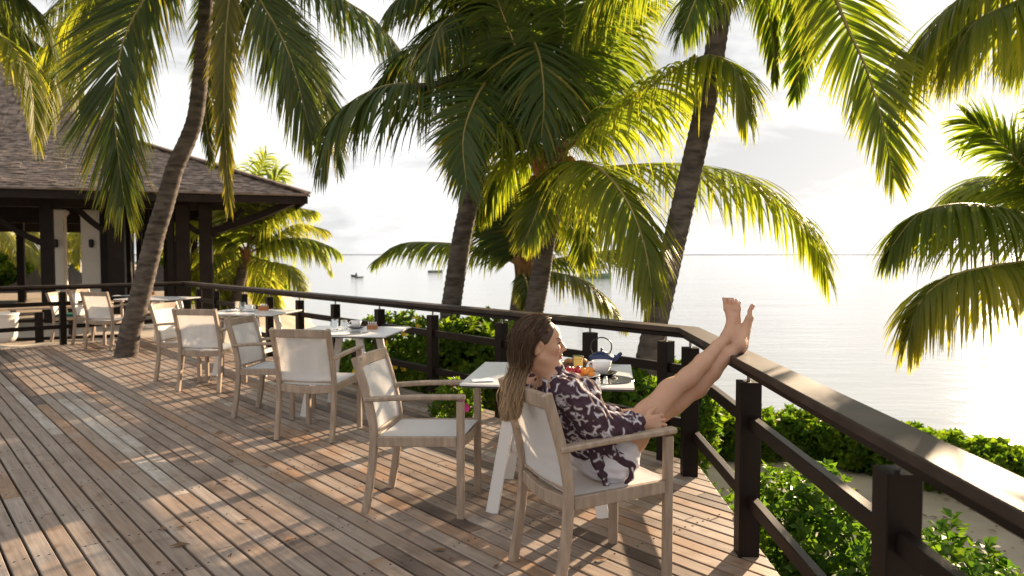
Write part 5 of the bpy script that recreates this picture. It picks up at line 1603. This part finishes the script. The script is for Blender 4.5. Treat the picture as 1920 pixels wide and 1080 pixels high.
def vnormals(V, Q):
    n = np.cross(V[Q[:, 2]] - V[Q[:, 0]], V[Q[:, 3]] - V[Q[:, 1]])
    N = np.zeros_like(V)
    for k in range(4):
        for j in range(3): N[:, j] += np.bincount(Q[:, k], n[:, j], len(V))
    return N / (np.linalg.norm(N, axis=1)[:, None] + 1e-12)

A3 = lambda *p: np.array(p, float)
FD = A3(math.sin(R(WDEG)), math.cos(R(WDEG)), 0)         # where the chair faces
RT = A3(FD[1], -FD[0], 0)                                 # her right (towards the camera)
UPV = A3(0, 0, 1)
PEL = A3(0.423, 3.442, 0.545)
HIP_R = PEL + RT * 0.082; HIP_L = PEL - RT * 0.082
NECK = A3(0.166, 3.330, 0.930)
SP = (NECK - PEL) / np.linalg.norm(NECK - PEL)            # spine direction
FR = np.cross(UPV, RT); FR = np.cross(SP, np.cross(FR, SP)); FR /= np.linalg.norm(FR)
FR = FR if FR.dot(FD) > 0 else -FR                         # chest forward, perpendicular to the spine
SH_R = NECK + RT * 0.160 - UPV * 0.062 + FD * .02; SH_L = NECK - RT * 0.160 - UPV * 0.062
EL_R = D(1126, 806, 3.235); WR_R = D(1206, 794, 3.308)
EL_L = D(1085, 772, 3.62); WR_L = D(1166, 777, 3.60)
KN_R = D(1255, 733, 3.54); AN_R = D(1364, 632, 3.80)
KN_L = D(1268, 755, 3.66); AN_L = D(1386, 647, 3.755)
# head axes
HC = D(1012, 645, 3.31)
HF = A3(0.972, 0.20, 0.02); HF /= np.linalg.norm(HF)
HR = np.cross(HF, UPV); HR /= np.linalg.norm(HR)
HU = np.cross(HR, HF)
HX = [HF, HR, HU]
def H(f, r, u): return HC + HF * f + HR * r + HU * u

# ---------------------------------------------------------------- body
B = Field((-0.05, 3.02, 0.43), (1.32, 4.0, 1.24), 0.003)
# torso
lat = RT
B.ell(PEL + SP * 0.00, [lat, FR, SP], (0.165, 0.115, 0.12), 0.03)
B.ell(PEL + SP * 0.16, [lat, FR, SP], (0.125, 0.092, 0.13), 0.05)
B.ell(PEL + SP * 0.30, [lat, FR, SP], (0.145, 0.098, 0.13), 0.05)
B.cone(SH_R - RT * .05, SH_L + RT * .05, 0.062, 0.062, 0.05)
B.chain([NECK - SP * 0.04, NECK + UPV * 0.02, HC + HF * -0.028 - HU * 0.07], [0.062, 0.050, 0.052], 0.03)
# legs
def leg(hip, kn, an, side):
    d = kn - hip; L_ = np.linalg.norm(d)
    shin = an - kn
    pit = np.cross(np.cross(d, shin), shin); pit /= np.linalg.norm(pit)      # towards the calf side
    bend = np.cross(np.cross(d, shin), d); 
    back = -UPV + shin / np.linalg.norm(shin) * (UPV.dot(shin / np.linalg.norm(shin))); back /= np.linalg.norm(back)
    B.chain([hip, hip + d * .30, hip + d * .62, kn - d * .05], [0.090, 0.079, 0.064, 0.051], 0.03)
    B.cone(kn - d * .04 , kn + shin * .05, 0.053, 0.050, 0.02)
    B.ell(kn - back * 0.016, [d, np.cross(d, UPV), np.cross(np.cross(d, UPV), d)], (0.042, 0.036, 0.042), 0.02)
    B.chain([kn + shin * .03, kn + shin * .30 + back * 0.018, kn + shin * .55 + back * 0.010, kn + shin * .82, an], [0.044, 0.047, 0.040, 0.029, 0.030], 0.02)
leg(HIP_R, KN_R, AN_R, 1); leg(HIP_L, KN_L, AN_L, -1)
# buttock and thigh underside resting on the seat
B.ell(HIP_R - UPV * 0.03, [FD, RT, UPV], (0.11, 0.085, 0.075), 0.03)
B.ell(HIP_L - UPV * 0.03, [FD, RT, UPV], (0.11, 0.085, 0.075), 0.03)
# feet: heel, arch, ball, five toes
def foot(an, heel, toe, out, top, w, k=0.012):
    """toe: direction from the ankle to the toe tips; out: to the little-toe side; top: dorsal direction"""
    toe = toe / np.linalg.norm(toe)
    top = top - toe * top.dot(toe); top /= np.linalg.norm(top)
    out = out - toe * out.dot(toe) - top * out.dot(top); out /= np.linalg.norm(out)
    ball = heel + toe * 0.175 + top * 0.018
    B.ell(heel + toe * 0.028 + top * 0.030, [toe, out, top], (0.042, 0.032, 0.034), k)
    B.cone(an, heel + toe * 0.045 + top * 0.036, 0.032, 0.033, k)
    B.cone(an + top * 0.0, heel + toe * 0.12 + top * 0.034, 0.031, 0.024, 0.018)
    B.cone(heel + toe * 0.04 + top * 0.024 + out * .008, ball + out * 0.022 * w - top * .004, 0.028, 0.017, k)
    B.cone(heel + toe * 0.10 + top * 0.034 - out * .006, ball - out * 0.022 * w, 0.026, 0.019, k)
    B.cone(ball - out * 0.026 * w, ball + out * 0.028 * w - toe * 0.014, 0.018, 0.014, k)
    nails = []
    for i, (o, ln, r_) in enumerate(((-0.031, 0.060, 0.0125), (-0.0100, 0.058, 0.0088), (0.0075, 0.051, 0.0084), (0.0235, 0.041, 0.0080), (0.0375, 0.029, 0.0078))):
        b_ = ball + out * o * w + toe * (0.004 - 0.3 * max(0, o))
        m_ = b_ + toe * ln * 0.55 + top * 0.006
        t_ = b_ + toe * ln - top * 0.002 + out * o * .10
        B.chain([b_, m_, t_], [r_ * 1.1, r_ * .92, r_], 0.002)
        nails.append((t_ + top * r_ * 0.8 - toe * 0.002, r_ * .8))
    return nails
NAILS = []
sh_L = (AN_L - KN_L) / np.linalg.norm(AN_L - KN_L)
HEEL_L = D(1399, 661, 3.785)
TOE_L = D(1414, 585, 3.845) - HEEL_L
NAILS += foot(AN_L, HEEL_L, TOE_L, A3(.35, .9, -.1), A3(-.85, .25, .25), 0.9)
HEEL_R = D(1382, 640, 3.845)
TOE_R = D(1373, 566, 3.90) - HEEL_R
NAILS += foot(AN_R, HEEL_R, TOE_R, A3(.95, -.25, 0), A3(-.5, -.82, .15), 1.0)
# arms
def arm(sh, el, wr, k=0.014):
    d = el - sh; f = wr - el
    B.chain([sh, sh + d * .4, el], [0.052, 0.044, 0.036], k)
    B.chain([el, el + f * .35, wr], [0.036, 0.036, 0.024], k, )
arm(SH_R, EL_R, WR_R); arm(SH_L, EL_L, WR_L)
# hands: palm and five fingers; fwd along the hand, pal towards the held thigh, th the thumb side
def hand(wr, fwd, pal, th, curl, spread=1.0, s=1.0):
    fwd = fwd / np.linalg.norm(fwd); pal = pal - fwd * pal.dot(fwd); pal /= np.linalg.norm(pal)
    th = th - fwd * th.dot(fwd) - pal * th.dot(pal); th /= np.linalg.norm(th)
    fl = (pal, 0.55)
    pc = wr + fwd * 0.052 * s + pal * 0.004
    B.cone(wr, wr + fwd * 0.025 * s, 0.024, 0.027, 0.012, (pal, 0.7))
    for o in (-0.028, -0.010, 0.009, 0.026):
        B.cone(wr + fwd * 0.012 * s + th * o * .55, wr + fwd * 0.088 * s + th * o - fwd * abs(o + .01) * .25, 0.0155, 0.0125, 0.010)
    for i, (o, ln, r_) in enumerate(((0.027, 0.070, 0.0088), (0.009, 0.079, 0.0092), (-0.010, 0.073, 0.0088), (-0.028, 0.057, 0.0078))):
        p = wr + fwd * (0.090 - abs(o + .01) * .25) * s + th * o
        dr = fwd + th * o * 5.0 * spread
        pts = [p]; a = curl * .35
        for seg, fr_ in enumerate((0.46, 0.30, 0.24)):
            dd = dr * math.cos(a) + pal * math.sin(a); dd /= np.linalg.norm(dd)
            pts.append(pts[-1] + dd * ln * fr_ * s); a += curl * (0.55 if seg == 0 else .4)
        B.chain(pts, [r_ * 1.05, r_, r_ * .92, r_ * .82], 0.003)
    p = wr + fwd * 0.022 * s + th * 0.020 + pal * .004
    d1 = fwd * 0.72 + th * 0.75 + pal * .25; d1 /= np.linalg.norm(d1)
    d2 = fwd * 0.95 + th * 0.42 + pal * .30; d2 /= np.linalg.norm(d2)
    pts = [p, p + d1 * 0.036 * s, p + d1 * 0.036 * s + d2 * 0.030 * s, p + d1 * .036 * s + d2 * .056 * s]
    B.chain(pts, [0.0155, 0.0125, 0.0105, 0.0085], 0.006)
thd = (KN_R - HIP_R) / np.linalg.norm(KN_R - HIP_R)
HR_F = D(1256, 800, 3.375) - WR_R
hand(WR_R, HR_F + A3(0, 0, 0.022), A3(0.05, .9, -.25), A3(0, 0.05, 1.0), 0.75)
hand(WR_L, D(1212, 765, 3.575) - WR_L, A3(.1, -.25, -.95), A3(.1, -1, .1), 0.55)
# head
B.ell(H(-0.012, 0, 0.030), HX, (0.093, 0.073, 0.086), 0.01)            # cranium
B.ell(H(0.030, 0, -0.028), HX, (0.058, 0.056, 0.080), 0.03)            # face
B.ell(H(0.052, 0, 0.040), HX, (0.040, 0.052, 0.045), 0.02)             # forehead
B.cone(H(-0.010, 0.046, -0.052), H(0.064, 0.014, -0.092), 0.022, 0.016, 0.025)   # jaw
B.cone(H(-0.010, -0.046, -0.052), H(0.064, -0.014, -0.092), 0.022, 0.016, 0.025)
B.ell(H(0.074, 0, -0.092), HX, (0.019, 0.020, 0.016), 0.016)           # chin
for s_ in (-1, 1):
    B.ell(H(0.056, s_ * 0.040, -0.018), HX, (0.026, 0.020, 0.020), 0.02)     # cheekbone
    B.ell(H(0.096, s_ * 0.031, 0.008), HX, (0.016, 0.017, 0.011), 0.010, sub=True)   # socket
    B.ell(H(0.076, s_ * 0.031, 0.007), HX, (0.0125, 0.0135, 0.0125), 0.003)           # eye
    B.cone(H(0.090, s_ * 0.014, 0.024), H(0.078, s_ * 0.050, 0.024), 0.007, 0.006, 0.012)  # brow
B.cone(H(0.088, 0, 0.014), H(0.112, 0, -0.024), 0.0085, 0.0105, 0.012)  # nose
B.ell(H(0.113, 0, -0.027), HX, (0.0115, 0.0105, 0.009), 0.006)
for s_ in (-1, 1): B.ell(H(0.099, s_ * 0.012, -0.031), HX, (0.011, 0.008, 0.008), 0.006)
B.ell(H(0.090, 0, -0.048), HX, (0.010, 0.022, 0.016), 0.012)
B.ell(H(0.0965, 0, -0.0535), HX, (0.0075, 0.022, 0.0058), 0.003)        # upper lip
B.ell(H(0.0945, 0, -0.0655), HX, (0.0080, 0.019, 0.0062), 0.003)        # lower lip
for s_ in (-1, 1):                                                      # ears
    e0 = H(-0.022, s_ * 0.071, -0.010)
    B.ell(e0, [HF * .85 + HU * -.3 + HR * s_ * .35, HR * s_, HU], (0.017, 0.008, 0.031), 0.004)
    B.ell(e0 + HR * s_ * 0.007 + HF * .004, HX, (0.008, 0.006, 0.016), 0.003, sub=True)
BV, BQ = B.mesh()
BV = smooth_verts(BV, BQ, 2, 0.4)
# skin colour: lips, brows, lashes, nails and blush are pigment of their own
sk = np.tile(np.array([0.50, 0.285, 0.185]), (len(BV), 1))
rel = BV - HC
hf, hr_, hu = rel @ HF, rel @ HR, rel @ HU
def soft(d, r0, r1): return np.clip((r1 - d) / (r1 - r0), 0, 1)[:, None]
inface = (np.linalg.norm(rel, axis=1) < 0.16)
lips = np.sqrt(((hr_) / 0.023) ** 2 + ((hu + 0.0595) / 0.0105) ** 2)
m_ = soft(lips, 0.75, 1.05) * (inface & (hf > 0.085))[:, None]
sk = sk * (1 - m_) + np.array([0.42, 0.13, 0.10]) * m_
for s_ in (-1, 1):
    t_ = (s_ * hr_ - 0.014) / 0.038
    m_ = soft(np.abs(hu - (0.027 + 0.006 * np.sin(np.clip(t_, 0, 1) * 3.1))), 0.0015, 0.0042) * (inface & (t_ > 0) & (t_ < 1) & (hf > 0.045))[:, None]
    sk = sk * (1 - .75 * m_) + np.array([0.10, 0.06, 0.04]) * .75 * m_
    ey = np.sqrt(((s_ * hr_ - 0.031) / 0.015) ** 2 + ((hu - 0.006) / 0.0065) ** 2)
    e2 = np.sqrt(((hf - 0.079) / 0.0135) ** 2 + ((hu - 0.0065 + .25 * (0.079 - hf)) / 0.0050) ** 2) + 9 * (s_ * hr_ < 0.024)
    m_ = soft(np.minimum(ey, e2), 0.7, 1.15) * (inface & (hf > 0.055))[:, None]
    sk = sk * (1 - .9 * m_) + np.array([0.06, 0.04, 0.03]) * .9 * m_
    b2 = np.sqrt(((hf - 0.078) / 0.019) ** 2 + ((hu - 0.0285 + .12 * (0.078 - hf)) / 0.0042) ** 2) + 9 * (s_ * hr_ < 0.02)
    m_ = soft(b2, 0.7, 1.2) * inface[:, None]
    sk = sk * (1 - .75 * m_) + np.array([0.09, 0.055, 0.035]) * .75 * m_
    ck = np.sqrt((s_ * hr_ - 0.046) ** 2 + (hu + 0.022) ** 2 + (hf - 0.06) ** 2)
    m_ = soft(ck, 0.0, 0.035) * .45
    sk = sk * (1 - m_) + np.array([0.52, 0.22, 0.15]) * m_
for (c, r_) in NAILS:
    m_ = soft(np.linalg.norm(BV - c, axis=1), r_ * .6, r_ * 1.0)
    sk = sk * (1 - m_) + np.array([0.62, 0.40, 0.34]) * m_
g_ = np.random.default_rng(2)
sk *= 1 + 0.03 * g_.normal(size=(len(BV), 1))
sk *= (1 + 0.05 * np.sin(BV[:, :1] * 31 + BV[:, 2:3] * 17) * np.sin(BV[:, 1:2] * 23))
body = mesh_quads('person', BV, BQ, M['skin'], None, True)
vcol(body, 'Col', sk)
tag(body, 'woman with long brown hair sitting in the armchair, bare feet crossed up on the handrail', 'person')

# ---------------------------------------------------------------- shorts
G = Field((0.15, 3.15, 0.43), (0.85, 3.80, 0.80), 0.004)
G.ell(PEL + SP * 0.0, [lat, FR, SP], (0.182, 0.130, 0.135), 0.03)
for hip, kn in ((HIP_R, KN_R), (HIP_L, KN_L)):
    d = kn - hip
    G.chain([hip, hip + d * .06, hip + d * .11], [0.106, 0.102, 0.096], 0.02)
    G.ell(hip - UPV * 0.03, [FD, RT, UPV], (0.122, 0.095, 0.086), 0.03)
GV, GQ = G.mesh()
# cut the legs off flat at the hem and add soft folds
GN = vnormals(GV, GQ)
GV = GV + GN * (0.004 * np.sin(GV @ A3(60, 20, 75)) * np.sin(GV @ A3(-18, 46, 30)) + 0.003 * np.sin(GV @ A3(20, -70, 110)))[:, None]
GV[:, 2] = np.maximum(GV[:, 2], 0.437)
GV = smooth_verts(GV, GQ, 2, .4)
sh_o = mesh_quads('shorts', GV, GQ, M['shorts'], body, True)
vcol(sh_o, 'Col', np.tile(np.array([0.74, 0.72, 0.76]), (len(GV), 1)))

# ---------------------------------------------------------------- blouse
L_ = Field((-0.02, 2.98, 0.42), (0.85, 3.80, 1.04), 0.003)
L_.ell(PEL + SP * 0.10, [lat, FR, SP], (0.165, 0.120, 0.10), 0.05)
L_.ell(PEL + SP * 0.20, [lat, FR, SP], (0.160, 0.122, 0.13), 0.05)
L_.ell(PEL + SP * 0.32, [lat, FR, SP], (0.168, 0.125, 0.13), 0.05)
for s_ in (-1, 1): L_.ell(PEL + SP * 0.31 + FR * 0.075 + lat * s_ * 0.065, [lat, FR, SP], (0.065, 0.055, 0.065), 0.04)
L_.cone(SH_R - RT * .035, SH_L + RT * .035, 0.064, 0.064, 0.05)
L_.cone(NECK - SP * 0.05, NECK + UPV * 0.012 + HF * .008, 0.072, 0.058, 0.02)
def sleeve(sh, el, wr, end, fat):
    d = el - sh; f = wr - el
    L_.chain([sh, sh + d * .35, sh + d * .75, el], [0.060, 0.064 * fat, 0.074 * fat, 0.070 * fat], 0.03)
    L_.chain([el, el + f * .35, el + f * .70, el + f * end], [0.070 * fat, 0.066 * fat, 0.056 * fat, 0.040], 0.02)
sleeve(SH_R, EL_R + UPV * .004, WR_R, 0.86, 1.0)
sleeve(SH_L, EL_L, WR_L, 0.62, 0.85)
# the loose shirt tails falling over the hip
tail = [D(1112, 835, 3.28), D(1124, 868, 3.262), D(1136, 908, 3.268)]
L_.chain(tail, [0.044, 0.027, 0.016], 0.015, (RT, 0.34))
tail = [D(1128, 832, 3.27), D(1164, 858, 3.262), D(1186, 876, 3.285)]
L_.chain(tail, [0.044, 0.021, 0.015], 0.012, (RT, 0.34))
tail = [D(1186, 876, 3.285), D(1186, 894, 3.285), D(1172, 906, 3.28)]
L_.chain(tail, [0.015, 0.012, 0.008], 0.008, (RT, 0.4))
L_.cone(NECK + UPV * 0.05 - SP * .0 + HF * .006, NECK + UPV * .14, 0.050, 0.050, 0.006, sub=True)
TV, TQ = L_.mesh()
TN = vnormals(TV, TQ)
arm_dir = (WR_R - EL_R) / np.linalg.norm(WR_R - EL_R)
ph = TV @ A3(48, 15, 62)
w1 = np.sin(ph + 2.2 * np.sin(TV @ A3(14, 33, -20))) * np.sin(TV @ A3(-25, 31, 40) + 1)
ss = np.clip(((TV - EL_R) @ arm_dir) / 0.2, -0.3, 1)
w2 = np.sin(((TV - EL_R) @ arm_dir) * 150 + 3 * np.sin(TV @ A3(40, 30, 55))) * np.clip(ss, 0, 1) * (np.linalg.norm(np.cross(TV - EL_R, arm_dir), axis=1) < .11)
TV = TV + TN * (0.0055 * w1 + 0.0045 * w2 + 0.002 * np.sin(TV @ A3(130, 60, 90)))[:, None]
TV[:, 2] = np.maximum(TV[:, 2], 0.441)
TV = smooth_verts(TV, TQ, 2, .4)
TN = vnormals(TV, TQ)
# print: branching coral drawn on the cloth
def coral(V, N, seeds, seed, rad=0.0050):
    g = np.random.default_rng(seed)
    acc = np.zeros(len(V), np.float32)
    used = []
    pts_all = []; rad_all = []
    tries = 0
    while len(used) < seeds and tries < 8000:
        tries += 1
        i = g.integers(len(V)); c = V[i]
        if any(np.linalg.norm(c - u) < 0.049 for u in used): continue
        used.append(c)
        n = N[i]
        t1 = np.cross(n, [0.2, 0.9, 0.35]); t1 /= np.linalg.norm(t1); t2 = np.cross(n, t1)
        a0 = g.uniform(0, 2 * math.pi)
        sizes = g.uniform(0.85, 1.2)
        def grow(x, y, a, ln, r_, lev):
            st = 5; ben = g.uniform(-.5, .5)
            for k in range(st):
                x += math.cos(a) * ln / st; y += math.sin(a) * ln / st; a += ben / st
                pts_all.append(c + t1 * x + t2 * y); rad_all.append(r_)
            if lev > 0:
                for da in ((-.68, .60) if g.random() < .4 else (-.9, 0.0, .9)):
                    grow(x, y, a + da + g.uniform(-.15, .15), ln * g.uniform(.62, .85), r_ * .86, lev - 1)
        x0 = -0.024 * sizes
        grow(x0 * math.cos(a0), x0 * math.sin(a0), a0, 0.031 * sizes, rad * 1.1, 3)
    P = np.array(pts_all); Rr = np.array(rad_all)
    # bin the samples so each vertex is tested only against near ones
    cell = 0.02
    from collections import defaultdict
    bins = defaultdict(list)
    kp = np.floor(P / cell).astype(int)
    for j, k in enumerate(map(tuple, kp)): bins[k].append(j)
    kv = np.floor(V / cell).astype(int)
    order = defaultdict(list)
    for j, k in enumerate(map(tuple, kv)): order[k].append(j)
    for k, vi in order.items():
        js = [j for a in (-1, 0, 1) for b in (-1, 0, 1) for c_ in (-1, 0, 1) for j in bins.get((k[0] + a, k[1] + b, k[2] + c_), ())]
        if not js: continue
        d = np.linalg.norm(V[vi][:, None, :] - P[js][None, :, :], axis=2) - Rr[js][None, :]
        acc[vi] = np.clip(0.5 - d.min(1) / 0.004, 0, 1)
    return acc
cf = coral(TV, TN, 230, 12)[:, None]
bl_col = np.array([0.072, 0.040, 0.054]) * (1 - cf) + np.array([0.68, 0.63, 0.66]) * cf
bl = mesh_quads('blouse', TV, TQ, M['blouse'], body, True)
vcol(bl, 'Col', bl_col)

# ---------------------------------------------------------------- hair
g = np.random.default_rng(8)
NS, NP = 7500, 16
# roots over the scalp
roots = []
while len(roots) < NS:
    d = g.normal(size=3); d /= np.linalg.norm(d)
    f, r_, u = d[0], d[1], d[2]
    # scalp: above the ear line, behind the hairline
    hairline = 0.62 - 0.25 * abs(r_) if u > 0.2 else 0.10 - 0.55 * max(0, -u) - (0.10 if abs(r_) > .5 else 0)
    if f > hairline or u < -0.75: continue
    if u < 0.25 and f > -0.05 and abs(r_) > 0.55: continue
    roots.append(d)
roots = np.array(roots)
sc_c = H(-0.012, 0, 0.030)
scal = A3(0.097, 0.077, 0.090)
RP = sc_c + (roots * scal) @ np.array(HX)
side = np.where(roots[:, 1] + 0.12 > 0, 1.0, -1.0)          # parting slightly to her left
# guide: over the crown, back behind the ears, down behind the chair back
E0 = D(978, 690, 3.30); E1 = D(966, 735, 3.255); E2 = D(962, 790, 3.235)
crown_b = H(-0.095, 0, 0.01)
phi = np.clip(np.arctan2(roots[:, 1], -roots[:, 0] + 0.55), -1.25, 1.25) + g.normal(size=NS) * .07
rad_ = np.clip(0.35 + 0.65 * g.random(NS) ** .6, 0, 1)
lenf = g.beta(5, 1.6, NS)
clump = np.floor((phi + 2) * 5.2).astype(int) + 17 * np.floor(rad_ * 2).astype(int)
cph = np.sin(clump * 2.399) * 3.1
cdx = np.sin(clump * 5.1)
K_ = np.linspace(0, 1, NP)
PTS = np.zeros((NS, NP, 3))
backd = -HF
# first stretch: slide over the skull
n0 = (roots * scal) @ np.array(HX)
dirr = roots.copy()
tgt = np.stack([-np.cos(phi) * .95, np.sin(phi) * .85, np.full(NS, -0.30)], 1)
tgt /= np.linalg.norm(tgt, axis=1)[:, None]
lrand = g.random(NS)
for k in range(6):
    u = k / 5
    d = dirr * (1 - u) + tgt * u + np.stack([np.zeros(NS), np.zeros(NS), 0.25 * np.sin(u * math.pi) * np.ones(NS)], 1) * (roots[:, 2:3] > 0)
    # pass above and behind the ear
    d /= np.linalg.norm(d, axis=1)[:, None]
    lift = 0.005 + 0.012 * lrand + 0.008 * u
    PTS[:, k] = sc_c + (d * (scal + 0) ) @ np.array(HX) + ((d * lift[:, None]) @ np.array(HX))
nxt = PTS[:, 5]
seq = [E0, E1, E2]
wid_ = [0.060, 0.066, 0.060]
dpt = [0.045, 0.042, 0.034]
Xax = A3(0.93, 0.30, 0); Yax = A3(-0.30, 0.93, 0)
Xax = A3(1, 0.0, 0); Yax = A3(0, 1, 0)
rest_ = NP - 6
for k in range(rest_):
    u = (k + 1) / rest_
    ul = u * (0.55 + 0.50 * lenf)
    # centre line
    q = np.clip(ul, 0, 1.05)
    c = np.zeros((NS, 3)); w_ = np.interp(q, [0, .33, .66, 1], [0.058, .066, .074, .066]); dd = np.interp(q, [0, .33, .66, 1], [.05, .045, .042, .036])
    for j in range(3):
        c[:, j] = np.interp(q, [0, .30, .62, 1.05], [H(-0.075, 0, -0.03)[j], E0[j], E1[j], E2[j]])
    amp = np.clip((q - .35) * 2, 0, 1)
    wave = np.sin(q * 14 + cph) * 0.011 * amp
    wav2 = np.cos(q * 12 + cph * 1.7) * 0.009 * amp
    tgtp = c - HF * ((np.cos(phi) - .45) * 1.35 * w_ * rad_ + wave + cdx * .006 * amp)[:, None] + HR * (np.sin(phi) * dd * rad_ + wav2)[:, None]
    bl_ = np.full((NS, 1), min(1.0, u * 2.2))
    bl_ = bl_ * bl_ * (3 - 2 * bl_)
    drop = nxt + np.array([0, 0, -1.0]) * (u * 0.40 * (0.55 + .5 * lenf))[:, None] - HF * (0.02 * u)
    PTS[:, 6 + k] = drop * (1 - bl_) + tgtp * bl_
# tuck the strands behind the ears
rp_ = PTS - HC
f_, r2_, u_ = rp_ @ HF, rp_ @ HR, rp_ @ HU
lim_f = np.interp(u_, [-.30, -.10, -.045, -.01, .03, .055], [-.02, -.035, -.052, -.050, -.020, .09])
ov = np.where((np.abs(r2_) > .035) & (u_ < .055) & (f_ > lim_f), lim_f - f_ - .012 * lrand[:, None], 0)
PTS += HF * ov[..., None]
# keep the strands outside the chair's back
bx = (PTS - A3(WC[0], WC[1], 0)) @ FD
lim = -0.352
hid = (PTS[..., 2] < 0.895)
push = np.where(hid & (bx > lim - 0.012), (lim - 0.012 - bx), 0)
soft_ = np.where((PTS[..., 2] < 0.93) & ~hid & (bx > lim), (lim - bx) * np.clip((0.93 - PTS[..., 2]) / .035, 0, 1), 0)
PTS += FD * (push + soft_)[..., None]
fly = (g.random(NS) < .05)[:, None, None]
PTS = PTS + fly * np.cumsum(g.normal(size=(NS, NP, 3)) * .0035, axis=1)
wvec = np.cross(np.gradient(PTS, axis=1), g.normal(size=(NS, 1, 3)))
wvec /= np.linalg.norm(wvec, axis=2)[..., None] + 1e-9
wv_ = 0.0015 * np.interp(K_, [0, .1, .8, 1], [.7, 1, .9, .15])
HV = np.stack([PTS - wvec * wv_[None, :, None], PTS + wvec * wv_[None, :, None]], 2).reshape(-1, 3)
a = (np.arange(NS)[:, None] * NP + np.arange(NP - 1)[None, :]) * 2
HQ = np.stack([a, a + 1, a + 3, a + 2], -1).reshape(-1, 4)
fade = np.clip((K_ - 0.42) / 0.45, 0, 1)[None, :] * np.clip(g.normal(size=(NS, 1)) * .25 + .95, .2, 1.2)
streak = np.clip(0.5 * np.sin(clump * 3.3) + 0.5, 0, 1)[:, None] * .35 * np.clip((K_ - .3) * 2, 0, 1)[None, :]
mixv = np.clip(fade * .85 + streak, 0, 1)[..., None]
hc_ = np.array([0.108, 0.064, 0.038]) * (1 - mixv) + np.array([0.50, 0.35, 0.20]) * mixv
hc_ = hc_ * g.uniform(.78, 1.25, (NS, 1, 1))
hair = mesh_quads('hair', HV, HQ, M['hair'], body, True)
vcol(hair, 'Col', np.repeat(hc_[:, :, None, :], 2, 2).reshape(-1, 3))
hair['kind'] = 'stuff'
# close-lying hair on the skull
C_ = Field(HC - 0.17, HC + 0.17, 0.004)
C_.ell(H(-0.014, 0, 0.031), HX, (0.0985, 0.0785, 0.0915), 0.005)
C_.ell(H(-0.055, 0, -0.03), HX, (0.050, 0.062, 0.075), 0.03)
C_.ell(H(0.095, 0.0, -0.045), HX, (0.102, 0.12, 0.118), 0.012, sub=True)
C_.ell(H(0.026, 0.085, -0.052), HX, (0.060, 0.05, 0.060), 0.010, sub=True)
C_.ell(H(0.026, -0.085, -0.052), HX, (0.060, 0.05, 0.060), 0.010, sub=True)
C_.ell(H(-0.018, 0.075, -0.012), HX, (0.022, 0.022, 0.036), 0.006, sub=True)
CV, CQ = C_.mesh()
ho = mesh_quads('hair_cap', CV, CQ, M['hair'], body, True)
rc_ = CV - HC; an_ = np.arctan2(rc_ @ HU + .3 * (rc_ @ HR), rc_ @ HF)
vcol(ho, 'Col', np.array([0.095, 0.056, 0.033]) * (1 + .30 * np.sin((rc_ @ HU) * 520 + 160 * (rc_ @ HF)) * np.sin((rc_ @ HR) * 300 + an_ * 7))[:, None])
# bracelet on the left wrist
mb = MB()
wd = (WR_L - EL_L) / np.linalg.norm(WR_L - EL_L); bs = np.cross(wd, UPV); bs /= np.linalg.norm(bs); bt = np.cross(bs, wd)
ring = [WR_L - wd * 0.006 + (bs * math.cos(a_) + bt * math.sin(a_)) * 0.0275 for a_ in np.linspace(0, 2 * math.pi, 21)]
mb.sweep(ring, ngon(0.0028, 6), wd, closed_caps=False)
tag(mb.build('bracelet', M['iron'], body), None)
